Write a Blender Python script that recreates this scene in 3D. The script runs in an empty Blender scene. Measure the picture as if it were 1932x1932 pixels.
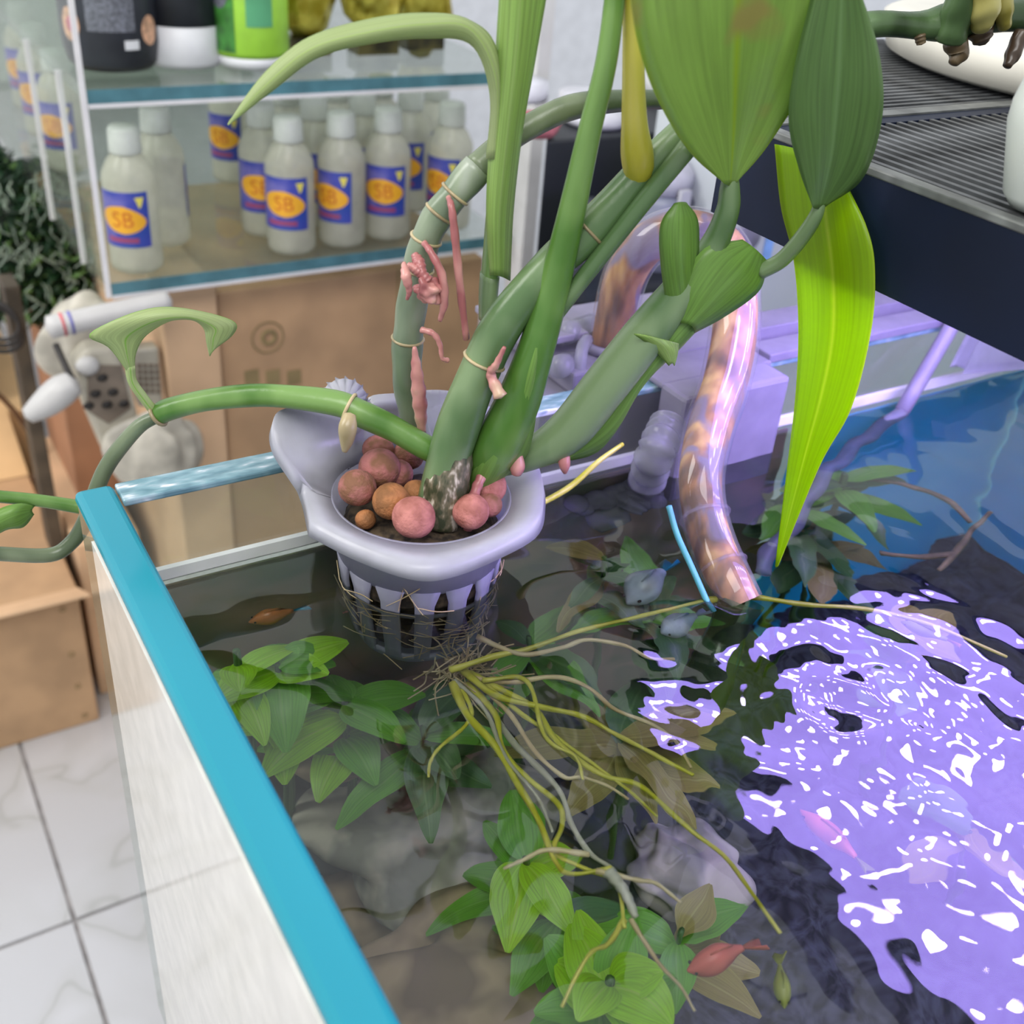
import bpy, bmesh, math, random
import numpy as np
from mathutils import Vector, Matrix
random.seed(7)
rng = np.random.default_rng(7)
SC = bpy.context.scene
COL = SC.collection

# ------------------------------------------------------------------ camera
HC = 0.30                      # camera height above the tank rim (rim is z = 0)
FPX, PX = 2100.0, 966.0
_R = np.array([[0.8574, -0.2218, 0.4644], [-0.5094, -0.4949, 0.704], [0.0737, -0.8402, -0.5373]])
_U, _, _V = np.linalg.svd(_R); RC = _U @ _V
CAM = np.array([0, 0, HC])
cd = bpy.data.cameras.new('camera'); cam = bpy.data.objects.new('camera', cd); COL.objects.link(cam)
cd.sensor_width = 36; cd.lens = 36 * FPX / 1932; cd.clip_start = 0.01
M = Matrix.Identity(4)
for r_ in range(3):
    M[r_][0] = RC[r_, 0]; M[r_][1] = -RC[r_, 1]; M[r_][2] = -RC[r_, 2]; M[r_][3] = CAM[r_]
cam.matrix_world = M
cd.dof.use_dof = True; cd.dof.focus_distance = 0.55; cd.dof.aperture_fstop = 9.5
SC.camera = cam
# ------------------------------------------------------------------ light
w = bpy.data.worlds.new('world'); SC.world = w; w.use_nodes = True
w.node_tree.nodes['Background'].inputs[0].default_value = (0.93, 0.97, 1.0, 1)
w.node_tree.nodes['Background'].inputs[1].default_value = 0.85
def area(name, loc, rot, sx, sy, power, col=(1, 1, 1)):
    l = bpy.data.lights.new(name, 'AREA'); l.shape = 'RECTANGLE'; l.size = sx; l.size_y = sy
    l.energy = power; l.color = col
    o = bpy.data.objects.new(name, l); COL.objects.link(o); o.location = loc; o.rotation_euler = rot
    return o
area('ceiling_light', (-0.5, -0.7, 1.9), (math.radians(24), math.radians(-10), 0), 1.6, 1.0, 38, (1.0, 0.98, 0.95))
area('shelf_fill_light', (-1.3, 1.2, 1.5), (math.radians(8), math.radians(-52), 0), 1.4, 0.8, 34, (1.0, 0.98, 0.94))  # added fill outside the view, brightens the dark shelf
vs = SC.view_settings
vs.view_transform = 'Standard'; vs.look = 'None'; vs.exposure = 0.0; vs.gamma = 1.0; vs.use_curve_mapping = False
SC.cycles.use_light_tree = False
SC.cycles.caustics_reflective = False
SC.cycles.max_bounces = 6; SC.cycles.transparent_max_bounces = 10; SC.cycles.diffuse_bounces = 2; SC.cycles.glossy_bounces = 3
SC.cycles.adaptive_threshold = 0.08; SC.cycles.transmission_bounces = 6; SC.cycles.sample_clamp_indirect = 4.0

# ------------------------------------------------------------------ placing
ZW = -0.05                     # water level
def ray(x, y): return RC @ np.array([x - PX, y - PX, FPX])
def Z(px, py, z):
    r = ray(px, py); return CAM + r * ((z - HC) / r[2])
def W(px, py, y):
    r = ray(px, py); return CAM + r * (y / r[1])
def XP(px, py, x):
    r = ray(px, py); return CAM + r * (x / r[0])
def WW(px, py, z):             # a point under water, seen bent by the surface
    h = Z(px, py, ZW); d = ray(px, py); d = d / np.linalg.norm(d)
    e = 1 / 1.33; c = -d[2]
    t = e * d + np.array([0, 0, e * c - math.sqrt(1 - e * e * (1 - c * c))])
    return h + t * ((z - ZW) / t[2])
def depth(p): return float((RC.T @ (np.array(p) - CAM))[2])
def rw(p, rpx): return rpx * depth(p) / FPX

# ------------------------------------------------------------------ materials
def lin(c):
    return tuple(((v / 255) / 12.92 if v / 255 <= 0.04045 else ((v / 255 + 0.055) / 1.055) ** 2.4) for v in c) + (1,)
MATS = {}
class NT:
    def __init__(s, name):
        s.m = bpy.data.materials.new(name); s.m.use_nodes = True; s.t = s.m.node_tree; s.t.nodes.clear()
        s.out = s.t.nodes.new('ShaderNodeOutputMaterial'); MATS[name] = s.m
    def n(s, typ, **kw):
        nd = s.t.nodes.new('ShaderNode' + typ)
        for k, v in kw.items():
            if k in nd.inputs: nd.inputs[k].default_value = v
            else: setattr(nd, k, v)
        return nd
    def l(s, a, b): s.t.links.new(a, b)
    def noise(s, scale, detail=4, co='Object', stretch=None):
        tc = s.n('TexCoord'); src = tc.outputs[co]
        if stretch:
            mp = s.n('Mapping'); mp.inputs['Scale'].default_value = stretch; s.l(src, mp.inputs[0]); src = mp.outputs[0]
        nz = s.n('TexNoise', Scale=scale, Detail=min(detail, 2)); s.l(src, nz.inputs['Vector']); return nz
    def ramp(s, fac, stops):
        r = s.n('ValToRGB'); e = r.color_ramp.elements
        while len(e) < len(stops): e.new(0.5)
        for el, (p, c) in zip(e, stops): el.position = p; el.color = c
        s.l(fac, r.inputs[0]); return r
    def mix(s, fac, a, b):
        m = s.n('MixShader')
        if isinstance(fac, (int, float)): m.inputs[0].default_value = fac
        else: s.l(fac, m.inputs[0])
        s.l(a, m.inputs[1]); s.l(b, m.inputs[2]); return m.outputs[0]
    def end(s, sh): s.l(sh, s.out.inputs[0]); return s.m
def shade(c, f): return tuple(max(0, min(255, v * f)) for v in c)
def mat(name, col, rough=0.5, var=0.12, scale=30, bump=0.0, col2=None, metal=0, transl=0.0, stretch=None, spec=0.5, bscale=None, lo=0.35, hi=0.65):
    if name in MATS: return MATS[name]
    s = NT(name)
    p = s.n('BsdfPrincipled', Roughness=rough, Metallic=metal); p.inputs['Specular IOR Level'].default_value = spec
    nz = s.noise(scale, 5, stretch=stretch)
    a, b = (lin(shade(col, 1 - var)), lin(shade(col, 1 + var))) if col2 is None else (lin(col), lin(col2))
    rp = s.ramp(nz.outputs['Fac'], [(lo, a), (hi, b)])
    s.l(rp.outputs[0], p.inputs['Base Color'])
    if bump:
        n2 = s.noise(bscale or scale, 6, stretch=stretch); bm = s.n('Bump', Strength=bump, Distance=0.002)
        s.l(n2.outputs['Fac'], bm.inputs['Height']); s.l(bm.outputs[0], p.inputs['Normal'])
    sh = p.outputs[0]
    if transl:
        t = s.n('BsdfTranslucent'); s.l(rp.outputs[0], t.inputs[0]); sh = s.mix(transl, sh, t.outputs[0])
    return s.end(sh)
def leafmat(name, col, rib, transl=0.35, rough=0.35, vein=0.10, blotch=None, edge=None):
    s = NT(name); tc = s.n('TexCoord'); sep = s.n('SeparateXYZ'); s.l(tc.outputs['UV'], sep.inputs[0])
    mp = s.n('Mapping'); mp.inputs['Scale'].default_value = (26, 1.6, 1); s.l(tc.outputs['UV'], mp.inputs[0])
    nz = s.n('TexNoise', Scale=1.0, Detail=4); s.l(mp.outputs[0], nz.inputs['Vector'])
    rp = s.ramp(nz.outputs['Fac'], [(0.3, lin(shade(col, 1 - vein))), (0.7, lin(shade(col, 1 + vein)))])
    d = s.n('Math', operation='SUBTRACT'); s.l(sep.outputs[0], d.inputs[0]); d.inputs[1].default_value = 0.5
    ab = s.n('Math', operation='ABSOLUTE'); s.l(d.outputs[0], ab.inputs[0])
    rr = s.ramp(ab.outputs[0], [(0.0, (1, 1, 1, 1)), (0.035, (0, 0, 0, 1)), (0.475, (0, 0, 0, 1)), (0.495, (.7, .7, .7, 1))])
    mx = s.n('Mix', data_type='RGBA'); s.l(rr.outputs[0], mx.inputs[0]); s.l(rp.outputs[0], mx.inputs[6]); mx.inputs[7].default_value = lin(rib)
    colr = mx.outputs[2]
    if blotch:
        n2 = s.noise(28, 3); r2 = s.ramp(n2.outputs['Fac'], [(0.60, (0, 0, 0, 1)), (0.72, (1, 1, 1, 1))])
        m2 = s.n('Mix', data_type='RGBA'); s.l(r2.outputs[0], m2.inputs[0]); s.l(colr, m2.inputs[6]); m2.inputs[7].default_value = lin(blotch); colr = m2.outputs[2]
    p = s.n('BsdfPrincipled', Roughness=rough); s.l(colr, p.inputs['Base Color'])
    bm = s.n('Bump', Strength=0.12, Distance=0.0004); s.l(nz.outputs['Fac'], bm.inputs['Height']); s.l(bm.outputs[0], p.inputs['Normal'])
    t = s.n('BsdfTranslucent'); s.l(colr, t.inputs[0])
    return s.end(s.mix(transl, p.outputs[0], t.outputs[0]))
def glassmat(name, tint, ior=1.5, haze=0.0, hazecol=(235, 238, 235), rough=0.02, scale=40):
    s = NT(name); tr = s.n('BsdfTransparent'); tr.inputs[0].default_value = tint + (1,)
    gl = s.n('BsdfGlossy', Roughness=rough); fr = s.n('Fresnel', IOR=ior)
    base = tr.outputs[0]
    if haze:
        df = s.n('BsdfDiffuse'); df.inputs[0].default_value = lin(hazecol)
        tl = s.n('BsdfTranslucent'); tl.inputs[0].default_value = lin(hazecol)
        dd = s.mix(0.5, df.outputs[0], tl.outputs[0])
        nz = s.noise(scale, 5); mr = s.n('MapRange'); mr.inputs[1].default_value = 0.3; mr.inputs[2].default_value = 0.7
        mr.inputs[3].default_value = haze * 0.6; mr.inputs[4].default_value = min(1, haze * 1.4)
        s.l(nz.outputs['Fac'], mr.inputs[0]); base = s.mix(mr.outputs[0], base, dd)
    ge = s.n('NewGeometry'); iv = s.n('Math', operation='SUBTRACT'); iv.inputs[0].default_value = 1.0; s.l(ge.outputs['Backfacing'], iv.inputs[1])
    ml = s.n('Math', operation='MULTIPLY'); s.l(fr.outputs[0], ml.inputs[0]); s.l(iv.outputs[0], ml.inputs[1])
    return s.end(s.mix(ml.outputs[0], base, gl.outputs[0]))
def emitmat(name, col, strength):
    s = NT(name); e = s.n('Emission', Strength=strength); e.inputs[0].default_value = col + (1,); return s.end(e.outputs[0])
def plastic(name, col, transl=0.4, transp=0.0, rough=0.25):
    s = NT(name); p = s.n('BsdfPrincipled', Roughness=rough); nz = s.noise(60, 3)
    rp = s.ramp(nz.outputs['Fac'], [(0.3, lin(shade(col, 0.96))), (0.7, lin(shade(col, 1.03)))]); s.l(rp.outputs[0], p.inputs['Base Color'])
    t = s.n('BsdfTranslucent'); s.l(rp.outputs[0], t.inputs[0]); sh = s.mix(transl, p.outputs[0], t.outputs[0])
    if transp:
        tr = s.n('BsdfTransparent'); sh = s.mix(transp, sh, tr.outputs[0])
    return s.end(sh)

# ------------------------------------------------------------------ geometry
def mesh(name, V, F, smooth=True, uv=None):
    me = bpy.data.meshes.new(name); me.from_pydata([tuple(map(float, v)) for v in V], [], F); me.update()
    if smooth: me.shade_smooth()
    if uv is not None:
        ul = me.uv_layers.new(name='UVMap')
        for lp in me.loops: ul.data[lp.index].uv = uv[lp.vertex_index]
    return me
def wloc(o):
    if o is None: return Vector((0, 0, 0))
    return wloc(o.parent) + o.matrix_parent_inverse.translation + o.location
def obj(name, me, m=None, parent=None, local=False):
    o = bpy.data.objects.new(name, me); COL.objects.link(o)
    if m is not None and len(me.materials) == 0: me.materials.append(m)
    if parent is not None:
        o.parent = parent
        if not local: o.matrix_parent_inverse = Matrix.Translation(-wloc(parent))
    return o
def tag(o, label=None, cat=None, group=None, kind=None):
    if label: o['label'] = label
    if cat: o['category'] = cat
    if group: o['group'] = group
    if kind: o['kind'] = kind
    return o
def thing(name, loc, label, cat, group=None):
    o = bpy.data.objects.new(name, None); COL.objects.link(o); o.location = tuple(map(float, loc)); o.empty_display_size = 0.02
    return tag(o, label, cat, group)
def dup(root, loc, rz=0.0, **kw):
    r = root.copy(); COL.objects.link(r); r.location = tuple(map(float, loc)); r.rotation_euler = (0, 0, rz); tag(r, **kw)
    for ch in root.children:
        c = ch.copy(); COL.objects.link(c); c.parent = r
        for g in ch.children:
            d = g.copy(); COL.objects.link(d); d.parent = c
    return r
def solid(o, t, off=0):
    md = o.modifiers.new('thickness', 'SOLIDIFY'); md.thickness = t; md.offset = off; return o
def bevel(o, wd, seg=2):
    md = o.modifiers.new('bevel', 'BEVEL'); md.width = wd; md.segments = seg; md.limit_method = 'ANGLE'; return o
def boxm(x0, x1, y0, y1, z0, z1, name='box'):
    V = [(x, y, z) for z in (z0, z1) for y in (y0, y1) for x in (x0, x1)]
    return mesh(name, V, [(0, 2, 3, 1), (4, 5, 7, 6), (0, 1, 5, 4), (2, 6, 7, 3), (0, 4, 6, 2), (1, 3, 7, 5)], smooth=False)
def cr(P, n):                                   # Catmull-Rom through P, n samples
    P = np.array(P, float)
    if len(P) == 2: return P[0] + (P[1] - P[0]) * np.linspace(0, 1, n)[:, None]
    A = np.vstack([2 * P[0] - P[1], P, 2 * P[-1] - P[-2]])
    k = len(P) - 1; out = []
    for t in np.linspace(0, k, n):
        i = min(int(t), k - 1); u = t - i; a, b, c, d = A[i:i + 4]
        out.append(0.5 * (2 * b + (c - a) * u + (2 * a - 5 * b + 4 * c - d) * u * u + (3 * b - a - 3 * c + d) * u ** 3))
    return np.array(out)
def frames(P):
    T = np.gradient(P, axis=0); T /= np.linalg.norm(T, axis=1)[:, None] + 1e-12
    up = np.array([0, 0, 1.0]) if abs(T[0][2]) < 0.9 else np.array([1.0, 0, 0])
    N = np.cross(T[0], up); N /= np.linalg.norm(N); out = []
    for t in T:
        N = N - t * (N @ t); N /= np.linalg.norm(N) + 1e-12; out.append((N.copy(), np.cross(t, N)))
    return T, out
def tubem(P, R, n=28, sides=12, flat=1.0, name='tube', caps=True, knob=None):
    R = np.broadcast_to(np.array(R, float), (len(P),)) if np.ndim(R) == 0 else np.array(R, float)
    C = cr(np.c_[np.array(P, float), R], n); P = C[:, :3]; R = np.maximum(C[:, 3], 1e-5)
    T, fr = frames(P); V, F, UV = [], [], []
    for i in range(n):
        N, B = fr[i]
        for j in range(sides):
            a = 2 * math.pi * j / sides
            k = knob(i / (n - 1), a) if knob else 1
            V.append(P[i] + R[i] * k * (math.cos(a) * N + flat * math.sin(a) * B)); UV.append((j / sides, i / (n - 1)))
    for i in range(n - 1):
        for j in range(sides):
            a, b = i * sides + j, i * sides + (j + 1) % sides
            F.append((a, b, b + sides, a + sides))
    if caps:
        V += [P[0] - T[0] * R[0] * 0.35, P[-1] + T[-1] * R[-1] * 0.35]; UV += [(0, 0), (0, 1)]
        c0, c1 = len(V) - 2, len(V) - 1
        for j in range(sides):
            F.append((c0, (j + 1) % sides, j)); F.append((c1, (n - 1) * sides + j, (n - 1) * sides + (j + 1) % sides))
    return mesh(name, V, F, uv=UV)
def ptube(pts, n=28, sides=12, f=W, **kw):      # pts: (px, py, depth, radius px)
    P = [f(*p[:3]) for p in pts]
    return tubem(P, [rw(q, p[3]) for q, p in zip(P, pts)], n=n, sides=sides, **kw)
def lathem(prof, sides=28, name='lathe', cx=0, cy=0):
    V, F = [], []; m = len(prof)
    for r, z in prof:
        for j in range(sides):
            a = 2 * math.pi * j / sides; V.append((cx + r * math.cos(a), cy + r * math.sin(a), z))
    for i in range(m - 1):
        for j in range(sides):
            a, b = i * sides + j, i * sides + (j + 1) % sides; F.append((a, b, b + sides, a + sides))
    F.append(tuple(range(sides))[::-1]); F.append(tuple((m - 1) * sides + j for j in range(sides)))
    return mesh(name, V, F)
def leafm(L, Mi, R, n=26, m=10, f=W, name='leaf', wave=0.0):
    conv = lambda S: cr([f(*p) for p in S], n)
    A, B, C = conv(L), conv(Mi), conv(R); V, F, UV = [], [], []
    for i in range(n):
        for j in range(m + 1):
            u = j / m
            a, b, c = (1 - u) * (1 - 2 * u), 4 * u * (1 - u), u * (2 * u - 1)
            p = a * A[i] + b * B[i] + c * C[i]
            if wave: p = p + np.array([0, wave * math.sin(i * 0.9 + u * 3) * abs(u - .5), wave * 0.5 * math.sin(i * 0.7 + 2)])
            V.append(p); UV.append((u, i / (n - 1)))
    for i in range(n - 1):
        for j in range(m):
            a = i * (m + 1) + j; F.append((a, a + 1, a + m + 2, a + m + 1))
    return mesh(name, V, F, uv=UV)
def blobm(c, r, seed=0, amp=0.12, freq=2.2, sub=3, sq=(1, 1, 1), name='blob'):
    bm = bmesh.new(); bmesh.ops.create_icosphere(bm, subdivisions=sub, radius=1)
    g = np.random.default_rng(seed); K = g.normal(size=(7, 3)) * freq; ph = g.uniform(0, 6.28, 7); am = g.uniform(.3, 1, 7)
    for v in bm.verts:
        p = np.array(v.co); k = 1 + amp * float(np.sum(am * np.sin(K @ p + ph))) / 3
        v.co = Vector((c[0] + p[0] * k * r * sq[0], c[1] + p[1] * k * r * sq[1], c[2] + p[2] * k * r * sq[2]))
    me = bpy.data.meshes.new(name); bm.to_mesh(me); bm.free(); me.shade_smooth(); return me
def ringm(c, t, R, r, sides=20, name='ring'):
    t = np.array(t, float); t /= np.linalg.norm(t); up = np.array([0, 0, 1.]) if abs(t[2]) < .9 else np.array([1., 0, 0])
    N = np.cross(t, up); N /= np.linalg.norm(N); B = np.cross(t, N); V, F = [], []
    for i in range(sides):
        a = 2 * math.pi * i / sides; d = math.cos(a) * N + math.sin(a) * B
        for j in range(6):
            b = 2 * math.pi * j / 6; V.append(np.array(c) + d * (R + r * math.cos(b)) + t * r * math.sin(b))
    for i in range(sides):
        for j in range(6):
            F.append((i * 6 + j, i * 6 + (j + 1) % 6, ((i + 1) % sides) * 6 + (j + 1) % 6, ((i + 1) % sides) * 6 + j))
    return mesh(name, V, F)
def textmesh(body, size, name='lettering'):
    cu = bpy.data.curves.new('t', 'FONT'); cu.body = body; cu.size = size; cu.align_x = 'CENTER'; cu.align_y = 'CENTER'; cu.extrude = 0
    to = bpy.data.objects.new('t', cu); COL.objects.link(to)
    dg = bpy.context.evaluated_depsgraph_get(); dg.update()
    me = bpy.data.meshes.new_from_object(to.evaluated_get(dg)); me.name = name
    bpy.data.objects.remove(to); bpy.data.curves.remove(cu); me.materials.clear(); return me

# ================================================================== SETTING
ZF = -1.0
mat('tile', (214, 214, 216), 0.18, scale=6, col2=(232, 232, 230)); mat('grout', (150, 146, 146), 0.8)
def marble():
    s = NT('marble'); p = s.n('BsdfPrincipled', Roughness=0.16); nz = s.noise(4.5, 8); nz.inputs['Distortion'].default_value = 0.9
    rp = s.ramp(nz.outputs['Fac'], [(0.40, lin((194, 194, 198))), (0.482, lin((190, 190, 192))), (0.5, lin((176, 176, 176))), (0.518, lin((190, 190, 192))), (0.62, lin((198, 198, 202)))])
    s.l(rp.outputs[0], p.inputs['Base Color']); return s.end(p.outputs[0])
marble()
fl = tag(obj('floor', boxm(-2.6, 3.4, -2.5, 2.9, ZF - 0.03, ZF - 0.004), MATS['grout']), kind='structure')
TX, TY, TS = 0.0685, 1.0745, 0.60
tm = boxm(-TS / 2 + 0.003, TS / 2 - 0.003, -TS / 2 + 0.003, TS / 2 - 0.003, -0.006, 0, 'tile')
for i in range(-3, 4):
    for j in range(-3, 3):
        t = obj('tile', tm, MATS['marble'], fl); t.location = (TX + (i + .5) * TS, TY + (j + .5) * TS, ZF)
mat('wall_paint', (232, 234, 242), 0.6, 0.02)
tag(obj('wall_back', boxm(-2.6, 3.4, 2.5, 2.56, ZF, 1.6), MATS['wall_paint']), kind='structure')

# ================================================================== TANK
GX0, GX1 = 0.071, 0.090          # left wall
GY0, GY1 = 0.480, 0.498          # back wall
XR, YF, ZB = 0.80, -0.16, -0.42
glassmat('tank_glass', (0.90, 0.95, 0.93), 1.5, haze=0.10, hazecol=(206, 200, 184), scale=14)
def edge_mat():
    s = NT('cut_edge'); p = s.n('BsdfPrincipled', Roughness=0.16); nz = s.noise(9, 4, stretch=(1, 0.35, 1))
    rp = s.ramp(nz.outputs['Fac'], [(0.3, lin((30, 138, 158))), (0.55, lin((42, 150, 170))), (0.75, lin((66, 156, 170)))])
    s.l(rp.outputs[0], p.inputs['Base Color'])
    t = s.n('BsdfTranslucent'); s.l(rp.outputs[0], t.inputs[0])
    s.end(s.mix(0.15, p.outputs[0], t.outputs[0]))
edge_mat()
def edge2_mat():
    s = NT('wet_edge'); p = s.n('BsdfPrincipled', Roughness=0.15)
    nz = s.noise(60, 6, stretch=(1, 3, 1)); rp = s.ramp(nz.outputs['Fac'], [(0.35, lin((96, 130, 142))), (0.52, lin((124, 158, 168))), (0.62, lin((150, 172, 182))), (0.70, lin((226, 232, 240)))])
    s.l(rp.outputs[0], p.inputs['Base Color']); bm = s.n('Bump', Strength=0.5, Distance=0.002); s.l(nz.outputs['Fac'], bm.inputs['Height']); s.l(bm.outputs[0], p.inputs['Normal'])
    s.end(p.outputs[0])
edge2_mat()
plastic('white_film', (240, 236, 228), 0.1, 0, 0.06)
MATS['white_film'].node_tree.nodes['Principled BSDF'].inputs['Specular IOR Level'].default_value = 1.0
mat('silicone', (214, 216, 214), 0.3, 0.04)
tank = thing('fish_tank', ((GX0 + XR) / 2, 0.17, ZB), 'open glass fish tank with thick cyan polished rim, filled with water', 'fish tank')
obj('glass_panel', boxm(GX0 + .0012, GX1, YF, GY1, ZB, -0.004), MATS['tank_glass'], tank)
obj('glass_panel', boxm(GX1, XR, GY0, GY1, ZB, -0.004), MATS['tank_glass'], tank)
obj('glass_panel', boxm(XR, XR + .018, YF, GY1, ZB, -0.004), MATS['tank_glass'], tank)
obj('glass_panel', boxm(GX0, XR, YF - .018, YF, ZB, -0.004), MATS['tank_glass'], tank)
e = obj('rim_edge', boxm(GX0, GX1, YF, GY1 + .001, -0.0075, 0), MATS['cut_edge'], tank); bevel(e, .0035, 3)
tag(e, 'cyan polished rim of the left glass')
e = obj('rim_edge', boxm(GX1 + .0006, XR, GY0, GY1, -0.004, -0.0002), MATS['wet_edge'], tank); bevel(e, .001)
tag(e, 'wet grey-blue rim of the back glass')
obj('outer_film', boxm(GX0 - .0004, GX0 + .001, YF, GY1 - .034, ZF + .002, -0.0085), MATS['white_film'], tank)
obj('base_panel', boxm(GX1, XR, YF, GY0, ZB - .01, ZB), MATS['silicone'], tank)
obj('silicone_seam', boxm(GX1, XR, GY0 - .0035, GY0, ZW - .001, ZW + .0065), MATS['silicone'], tank)
stand = tag(obj('tank_stand', boxm(GX0 + .003, XR, YF, GY1 - .04, ZF, ZB - .011), MATS['silicone']), 'pale cabinet standing under the fish tank', 'cabinet')
mat('blue_film', (0, 118, 190), 0.5, 0.04, 6)
def bluebg():
    s = NT('blue_back'); p = s.n('BsdfPrincipled', Roughness=0.4); nz = s.noise(7, 4)
    rp = s.ramp(nz.outputs['Fac'], [(0.35, lin((0, 200, 252))), (0.7, lin((90, 222, 255)))]); s.l(rp.outputs[0], p.inputs['Base Color']); s.end(p.outputs[0])
bluebg()
tag(obj('aquarium_backdrop', boxm(0.545, XR, GY0 - .006, GY0 - .0045, ZB + .002, ZW - .008), MATS['blue_back']), 'bright blue backdrop sheet under water on the back glass', 'backdrop', kind='thing')
tag(obj('aquarium_backdrop', boxm(XR - .0055, XR - .004, .02, GY0 - .008, ZB + .002, ZW - .008), MATS['blue_back']), 'blue backdrop sheet on the right hand glass under the lamp', 'backdrop', kind='thing')
mat('dark_back', (84, 98, 56), 0.6, 0.2, 16, col2=(146, 118, 92))
tag(obj('backing_sheet', boxm(GX1 + .01, .535, GY0 - .006, GY0 - .0045, ZB + .002, ZW - .004), MATS['dark_back']), 'dark olive and brown backing sheet under water on the back glass', 'backdrop')
mat('gravel', (50, 52, 56), 0.9, 0.4, 120, bump=1.0)
gv = [(GX1 + i / 60 * (XR - GX1), YF + j / 40 * (GY0 - YF), -0.385 + 0.012 * math.sin(i * .9) * math.cos(j * 1.1)) for j in range(41) for i in range(61)]
tag(obj('gravel_bed', mesh('gravel', gv, [(j * 61 + i, j * 61 + i + 1, j * 61 + i + 62, j * 61 + i + 61) for j in range(40) for i in range(60)]), MATS['gravel']),
    'dark gravel bed at the bottom of the fish tank', 'gravel', kind='stuff')

# ------------------------------------------------------------------ water
WC = Z(1585, 1335, ZW)
def height(x, y):
    d = np.hypot(x - WC[0], y - WC[1]); h = np.zeros_like(x)
    ag = np.exp(-(d / 0.135) ** 2)
    near = 1 / (1 + np.exp(-(x - 0.235) / 0.02))
    h += 0.00028 * ag * np.cos(d * 2 * math.pi / 0.034 + 0.8)
    h += -0.0016 * np.exp(-(d / .009) ** 2) + 0.0006 * np.exp(-((d - .02) / .005) ** 2)
    for k, (ax, ay, L, ph) in enumerate([(1, .3, .045, .3), (.4, 1, .036, 1.9), (-.7, 1, .042, 4.), (1, -.8, .032, 2.2), (.2, -1, .026, .9), (.9, .9, .05, 5.), (-1, .2, .03, 3.3)]):
        nrm = math.hypot(ax, ay); kk = 2 * math.pi / L
        wob = 0.012 * np.sin(x * 40 + k) + 0.012 * np.cos(y * 33 + 2 * k)
        s = np.sin(kk * ((ax * x + ay * y) / nrm + wob) + ph)
        h += 0.0045 * L * s * (0.27 + 0.60 * ag + 0.06 * near)
    for ax, ay, L, ph in ((1, .5, .0135, 0.), (-.5, 1, .0165, 2.), (.9, -.6, .011, 4.)):
        h += 0.0026 * L * np.sin(2 * math.pi / L * ((ax * x + ay * y) / math.hypot(ax, ay) + 0.006 * np.sin(x * 90 + y * 70 + ph)) + ph) * ag
    return h
nx, ny = 460, 410
xs = np.linspace(GX1, XR, nx); ys = np.linspace(YF, GY0, ny); X, Y = np.meshgrid(xs, ys); H = height(X, Y) + ZW
VV = np.stack([X.ravel(), Y.ravel(), H.ravel()], 1)
ii = (np.arange(ny - 1)[:, None] * nx + np.arange(nx - 1)[None]).ravel()
FF = np.stack([ii, ii + 1, ii + nx + 1, ii + nx], 1)
wme = bpy.data.meshes.new('water'); wme.vertices.add(len(VV)); wme.vertices.foreach_set('co', VV.ravel())
wme.loops.add(len(FF) * 4); wme.loops.foreach_set('vertex_index', FF.ravel()); wme.polygons.add(len(FF))
wme.polygons.foreach_set('loop_start', np.arange(len(FF)) * 4); wme.polygons.foreach_set('loop_total', np.full(len(FF), 4))
wme.update(); wme.validate(); wme.shade_smooth()
def water_mat():
    s = NT('water'); fr = s.n('Fresnel', IOR=1.75); gl = s.n('BsdfGlossy', Roughness=0.0)
    rf = s.n('BsdfRefraction', IOR=1.33, Roughness=0.0); rf.inputs[0].default_value = (0.93, 0.98, 0.95, 1)
    s.end(s.mix(fr.outputs[0], rf.outputs[0], gl.outputs[0]))
water_mat()
tag(obj('tank_water', wme, MATS['water']), 'clear rippled water surface of the fish tank with lavender lamp reflection', 'water', kind='stuff')

# ================================================================== LAMP
LX0, LX1, LY0, LY1, LZ0, LZ1 = 0.41, 0.70, -0.14, 0.452, 0.12, 0.172
mat('lamp_black', (13, 23, 46), 0.5, 0.12, 12, spec=.25); mat('lamp_grey', (120, 122, 120), 0.4, 0.15, 60, metal=0.4)
emitmat('led_board', (0.41, 0.30, 1.0), 11.5); emitmat('led_spot', (0.76, 0.64, 1.0), 36)
lamp = thing('aquarium_lamp', ((LX0 + LX1) / 2, .15, LZ0), 'long black aquarium lamp with slotted grille top above the water', 'lamp')
obj('side_panel', boxm(LX0, LX0 + .004, LY0, LY1, LZ0, LZ1 - .002), MATS['lamp_black'], lamp)
obj('side_panel', boxm(LX1 - .004, LX1, LY0, LY1, LZ0, LZ1 - .002), MATS['lamp_black'], lamp)
obj('end_panel', boxm(LX0 + .004, LX1 - .004, LY1 - .004, LY1, LZ0, LZ1 - .002), MATS['lamp_black'], lamp)
obj('end_panel', boxm(LX0 + .004, LX1 - .004, LY0, LY0 + .004, LZ0, LZ1 - .002), MATS['lamp_black'], lamp)
obj('inner_plate', boxm(LX0 + .004, LX1 - .004, LY0 + .004, LY1 - .004, LZ0 + .012, LZ1 - .016), MATS['lamp_black'], lamp)
obj('light_board', boxm(LX0 + .008, LX1 - .008, LY0 + .008, LY1 - .008, LZ0 + .0045, LZ0 + .006), MATS['led_board'], lamp)
lm = lathem([(0.0072, 0), (0.0072, -0.0016), (0.005, -0.0024)], 10, 'led')
for i in range(7):
    for j in range(13):
        o = obj('led', lm, MATS['led_spot'], lamp); o.location = (LX0 + .026 + i * .0395, LY0 + .03 + j * .0445, LZ0 + .0045)
YC = 0.428                      # cross bar
bevel(obj('edge_strip', boxm(LX0 - .0005, LX0 + .007, LY0, LY1, LZ1 - .004, LZ1), MATS['lamp_grey'], lamp), .0008)
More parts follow.
